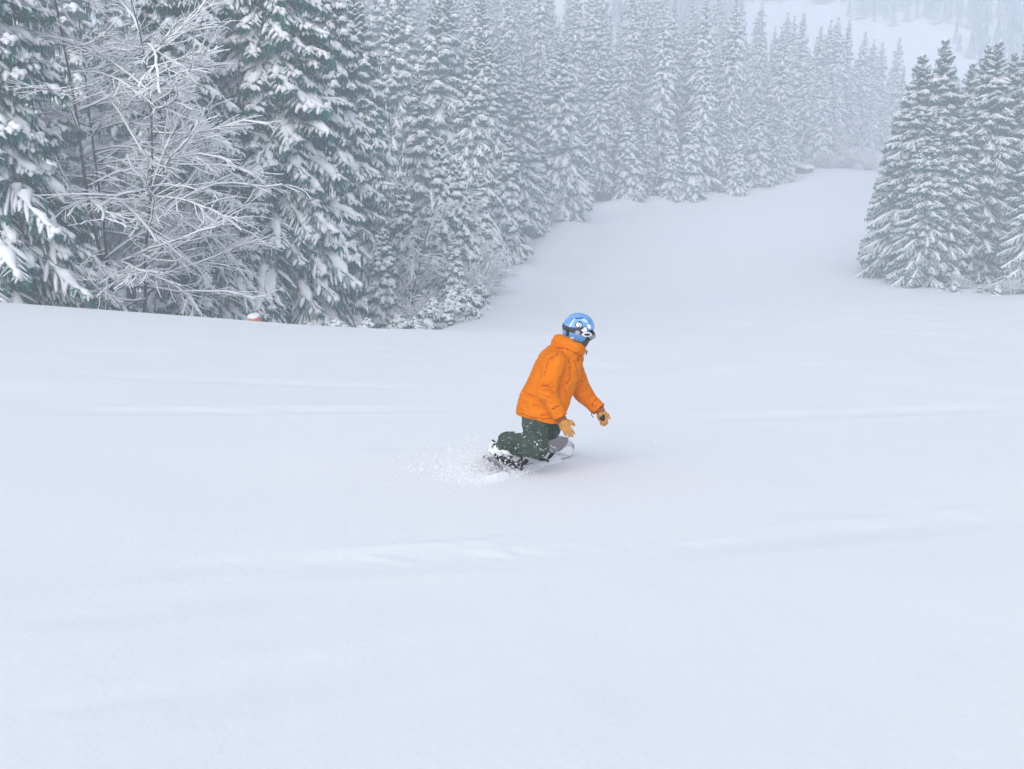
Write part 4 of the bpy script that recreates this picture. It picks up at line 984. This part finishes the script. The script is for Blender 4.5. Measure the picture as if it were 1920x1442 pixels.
# ---- the snowboard
def board():
    e = link('snowboard', None); e.location = BO; tag(e, 'snowboard with grey patterned nose under the rider, tail buried in spray', 'snowboard')
    def outline(n=60):
        s = np.linspace(-.32, 1.12, n); c = .40; hl = .72; q = (s - c) / hl
        w_ = .125 + .022 * q ** 2; end = np.clip((1 - np.abs(q)) / .17, 0, 1); w_ = w_ * np.sqrt(1 - (1 - end) ** 2 + 1e-5)
        lift = .10 * np.clip((np.abs(q) - .76) / .24, 0, 1) ** 1.8
        return s, w_, lift
    s, w_, lift = outline(); nt_ = 9; tt = np.linspace(-1, 1, nt_)
    def pos(i, t, z): return bp(s[i], t * w_[i], lift[i] + z) - BO
    V = np.array([pos(i, t, .010) for i in range(60) for t in tt] + [pos(i, t, 0) for i in range(60) for t in tt]); m = 60 * nt_; F = []; mi = []
    for i in range(59):
        for j in range(nt_ - 1):
            a = i * nt_ + j; F.append((a, a + nt_, a + nt_ + 1, a + 1)); F.append((m + a, m + a + 1, m + a + nt_ + 1, m + a + nt_))
            g = 1 if (s[i] > .74 and tt[j] < (.25 - .9 * max(0, s[i] - .92))) else 0
            mi += [g, 2]
        for j in (0, nt_ - 1):
            a = i * nt_ + j; F.append((a, m + a, m + a + nt_, a + nt_) if j == 0 else (a, a + nt_, m + a + nt_, m + a)); mi.append(3)
    link('deck', new_mesh('deck', V, np.array(F), [M_deck, M_deck_grey, M_deck_grey, M_steel], mi), e)
    def flat(name, pts, material, parent, z):
        P2 = []
        for (a, t) in pts:
            q = (a - .40) / .72; lf = .10 * max(0, (abs(q) - .76) / .24) ** 1.8; P2.append(bp(a, t, lf + z) - BO)
        P2 = np.array(P2); c = P2.mean(0); n = len(P2); V = np.concatenate([P2, [c], P2 - BN * .004]); F = [(i, (i + 1) % n, n) for i in range(n)] + [(n + 1 + i, n + 1 + (i + 1) % n, (i + 1) % n) for i in range(n)]
        return link(name, new_mesh(name, V, F, material, smooth=False), parent)
    ex, et, rr = .93, -.035, .050
    em = flat('emblem', [(ex + rr * math.cos(a), et + rr * math.sin(a)) for a in np.linspace(0, 6.283, 24, endpoint=False)], M_white, e, .013)
    e2 = flat('emblem_ring', [(ex + .044 * math.cos(a), et + .044 * math.sin(a)) for a in np.linspace(0, 6.283, 24, endpoint=False)], M_deck_grey, em, .0155)
    flat('emblem_stroke', [(ex - .03, et - .025), (ex + .005, et + .02), (ex + .03, et - .005), (ex + .012, et + .034), (ex - .012, et + .02)], M_white, em, .018)
    flat('emblem_stroke', [(ex + .0, et - .033), (ex + .022, et - .02), (ex + .0, et - .002)], M_white, em, .018)
    for k, (s0, fo) in enumerate(((0, foR), (.50, foL))):
        b = link('binding', None, e); fo = nrm(fo - BN * (fo @ BN)); sd = np.cross(fo, BN); o = bp(s0, 0, .014) - BO; M = np.stack([fo, sd, BN])
        m = MB(); m.add(*box(o + BN * .008, (.135, .055, .008), M)); m.add(*box(o + sd * .064 + BN * .03 - fo * .03, (.10, .004, .03), M)); m.add(*box(o - sd * .064 + BN * .03 - fo * .03, (.10, .004, .03), M)); link('baseplate', m.mesh('baseplate', M_black, False), b)
        hb = o - fo * .150; P_ = []
        for u in np.linspace(0, 1, 6):
            for v in np.linspace(-1, 1, 7): P_.append(hb + BN * (.03 + .23 * u) + fo * (.075 * u + .022 * v * v * 1.0 - .0) + sd * v * (.060 - .008 * u))
        P_ = np.array(P_); P2 = P_ - fo * .010; V = np.concatenate([P_, P2]); F = []
        for i in range(5):
            for j in range(6):
                a = i * 7 + j; F.append((a, a + 1, a + 8, a + 7)); F.append((42 + a, 42 + a + 7, 42 + a + 8, 42 + a + 1))
        for i in range(5): F.append((i * 7, (i + 1) * 7, 42 + (i + 1) * 7, 42 + i * 7)); F.append((i * 7 + 6, 42 + i * 7 + 6, 42 + (i + 1) * 7 + 6, (i + 1) * 7 + 6))
        for j in range(6): F.append((35 + j, 35 + j + 1, 42 + 35 + j + 1, 42 + 35 + j))
        link('highback', new_mesh('highback', V, np.array(F), M_boot), b)
        for (u, hgt, wd) in ((-.005, .155, .022), (.115, .088, .018)):
            an = np.linspace(-.15, math.pi + .15, 18); pts = np.array([o + fo * (u + .02 * math.sin(x)) + sd * .071 * math.cos(x) + BN * (.03 + (hgt - .03) * max(0, math.sin(x)) ** .6) for x in an])
            m = MB(); m.add(*loft(pts, np.full(18, wd), np.full(18, .005), 6, up=BN)); link('strap', m.mesh('strap', M_black), b)
        m = MB(); pts = np.array([o + sd * .078 + fo * (.02 + .03 * math.cos(x)) + BN * (.085 + .017 * math.sin(x)) for x in np.linspace(0, 6.283, 16)]); m.add(*loft(pts, np.full(16, .005), np.full(16, .005), 6)); link('buckle', m.mesh('buckle', M_steel), b)
        m = MB(); m.add(*loft(np.array([hb + BN * .10 - sd * .02, hb + BN * .12 - fo * .03, hb + BN * .125 - fo * .055]), [.016, .014, .008], [.010, .009, .006], 8)); link('heel_lever', m.mesh('heel_lever', M_black), b)
board()

# ---- snow thrown up by the edge, and snow heaped against it
def clump_mesh(name, pts, rad, material=M_snow):
    O = np.array([(1, 1, 1), (1, -1, -1), (-1, 1, -1), (-1, -1, 1)], float); FO = np.array([(0, 1, 2), (0, 3, 1), (0, 2, 3), (1, 3, 2)])
    n = len(pts); r = np.random.default_rng(9); q = r.normal(size=(n, 3, 3)); V = np.asarray(pts)[:, None, :] + (O[None] * r.uniform(.6, 1.4, (n, 4, 1))) * np.asarray(rad)[:, None, None]
    F = (FO[None] + (np.arange(n) * 4)[:, None, None]).reshape(-1, 3)
    return new_mesh(name, V.reshape(-1, 3), F, material, smooth=False)
def spray():
    r = np.random.default_rng(4); pts = []; rad = []
    # thrown from the edge to the heel side and behind, thinning with height
    for n_, c0, sig, up_, rr in ((4500, bp(-.05, -.28, 0), (.18, .12), .05, .0016), (5000, bp(-.32, -.10, 0), (.17, .13), .06, .0017), (2600, bp(.0, -.46, 0), (.30, .22), .07, .0013), (4000, bp(.0, .10, 0), (.30, .05), .012, .001)):
        a = r.normal(0, sig[0], n_); b = r.normal(0, sig[1], n_); h = np.abs(r.exponential(up_, n_))
        q = c0 + a[:, None] * BA + b[:, None] * BT0; q[:, 2] = ground(q[:, 0], q[:, 1]) + h * np.exp(-(a / .5) ** 2); pts.append(q); rad.append(np.minimum(r.exponential(rr, n_), .004) + .0008)
    o = link('snow_spray', clump_mesh('snow_spray', np.concatenate(pts), np.concatenate(rad))); tag(o, 'powder spray thrown up behind the snowboard', 'snow', kind='stuff')
spray()
def f_bank(P):
    gz = P[:, 2] - ground(P[:, 0], P[:, 1])
    q = P - BO; a = q @ BA; t = q @ BT0
    h = .06 * np.exp(-((t - .10) / .06) ** 2) * sstep(-.75, -.2, a) * (1 - sstep(.7, 1.0, a)) + .045 * np.exp(-((a + .36) / .22) ** 2 - ((t + .05) / .17) ** 2) + .08 * np.exp(-((a + .10) / .22) ** 2 - ((t + .28) / .10) ** 2)
    return gz - h - .010 * wrinkle(P, 24) * np.minimum(1, h / .04) + .022
bk = solid('snow_bank', f_bank, [bp(-1.0, -.5, -.1), bp(1.1, .35, -.1), bp(0, 0, .1)], .08, .014, M_ground, None)
tag(bk, 'low ridge of snow ploughed up along the board edge', 'snow', kind='stuff')
def flakes():
    r = np.random.default_rng(15); n_ = 6000; q = np.stack([r.uniform(-26, 26, n_), r.uniform(8, 44, n_), r.uniform(-12, 4, n_)], -1)
    q = q[q[:, 2] > ground(q[:, 0], q[:, 1]) + .15]
    o = link('falling_snow', clump_mesh('falling_snow', q, np.random.default_rng(16).uniform(.0022, .0055, len(q)))); tag(o, 'scattered snowflakes drifting down through the air', 'snow', kind='stuff')
flakes()

# ------------------------------------------------------------------ haze
lo = np.array([-640., -34., -29.]); hi = np.array([640., 668., 62.])
hz = MB(); hz.add(*box((lo + hi) / 2, (hi - lo) / 2))
mh = bpy.data.materials.new('haze'); mh.use_nodes = True; t_ = mh.node_tree; t_.nodes.clear()
pv = t_.nodes.new('ShaderNodeVolumePrincipled'); pv.inputs['Density'].default_value = HAZE_DENSITY; pv.inputs['Color'].default_value = (.85, .91, 1.0, 1); pv.inputs['Anisotropy'].default_value = 0.0
mo = t_.nodes.new('ShaderNodeOutputMaterial'); t_.links.new(pv.outputs[0], mo.inputs['Volume'])
tag(link('haze', hz.mesh('haze', mh, False)), 'pale snowy haze filling the valley air', 'haze', kind='stuff')
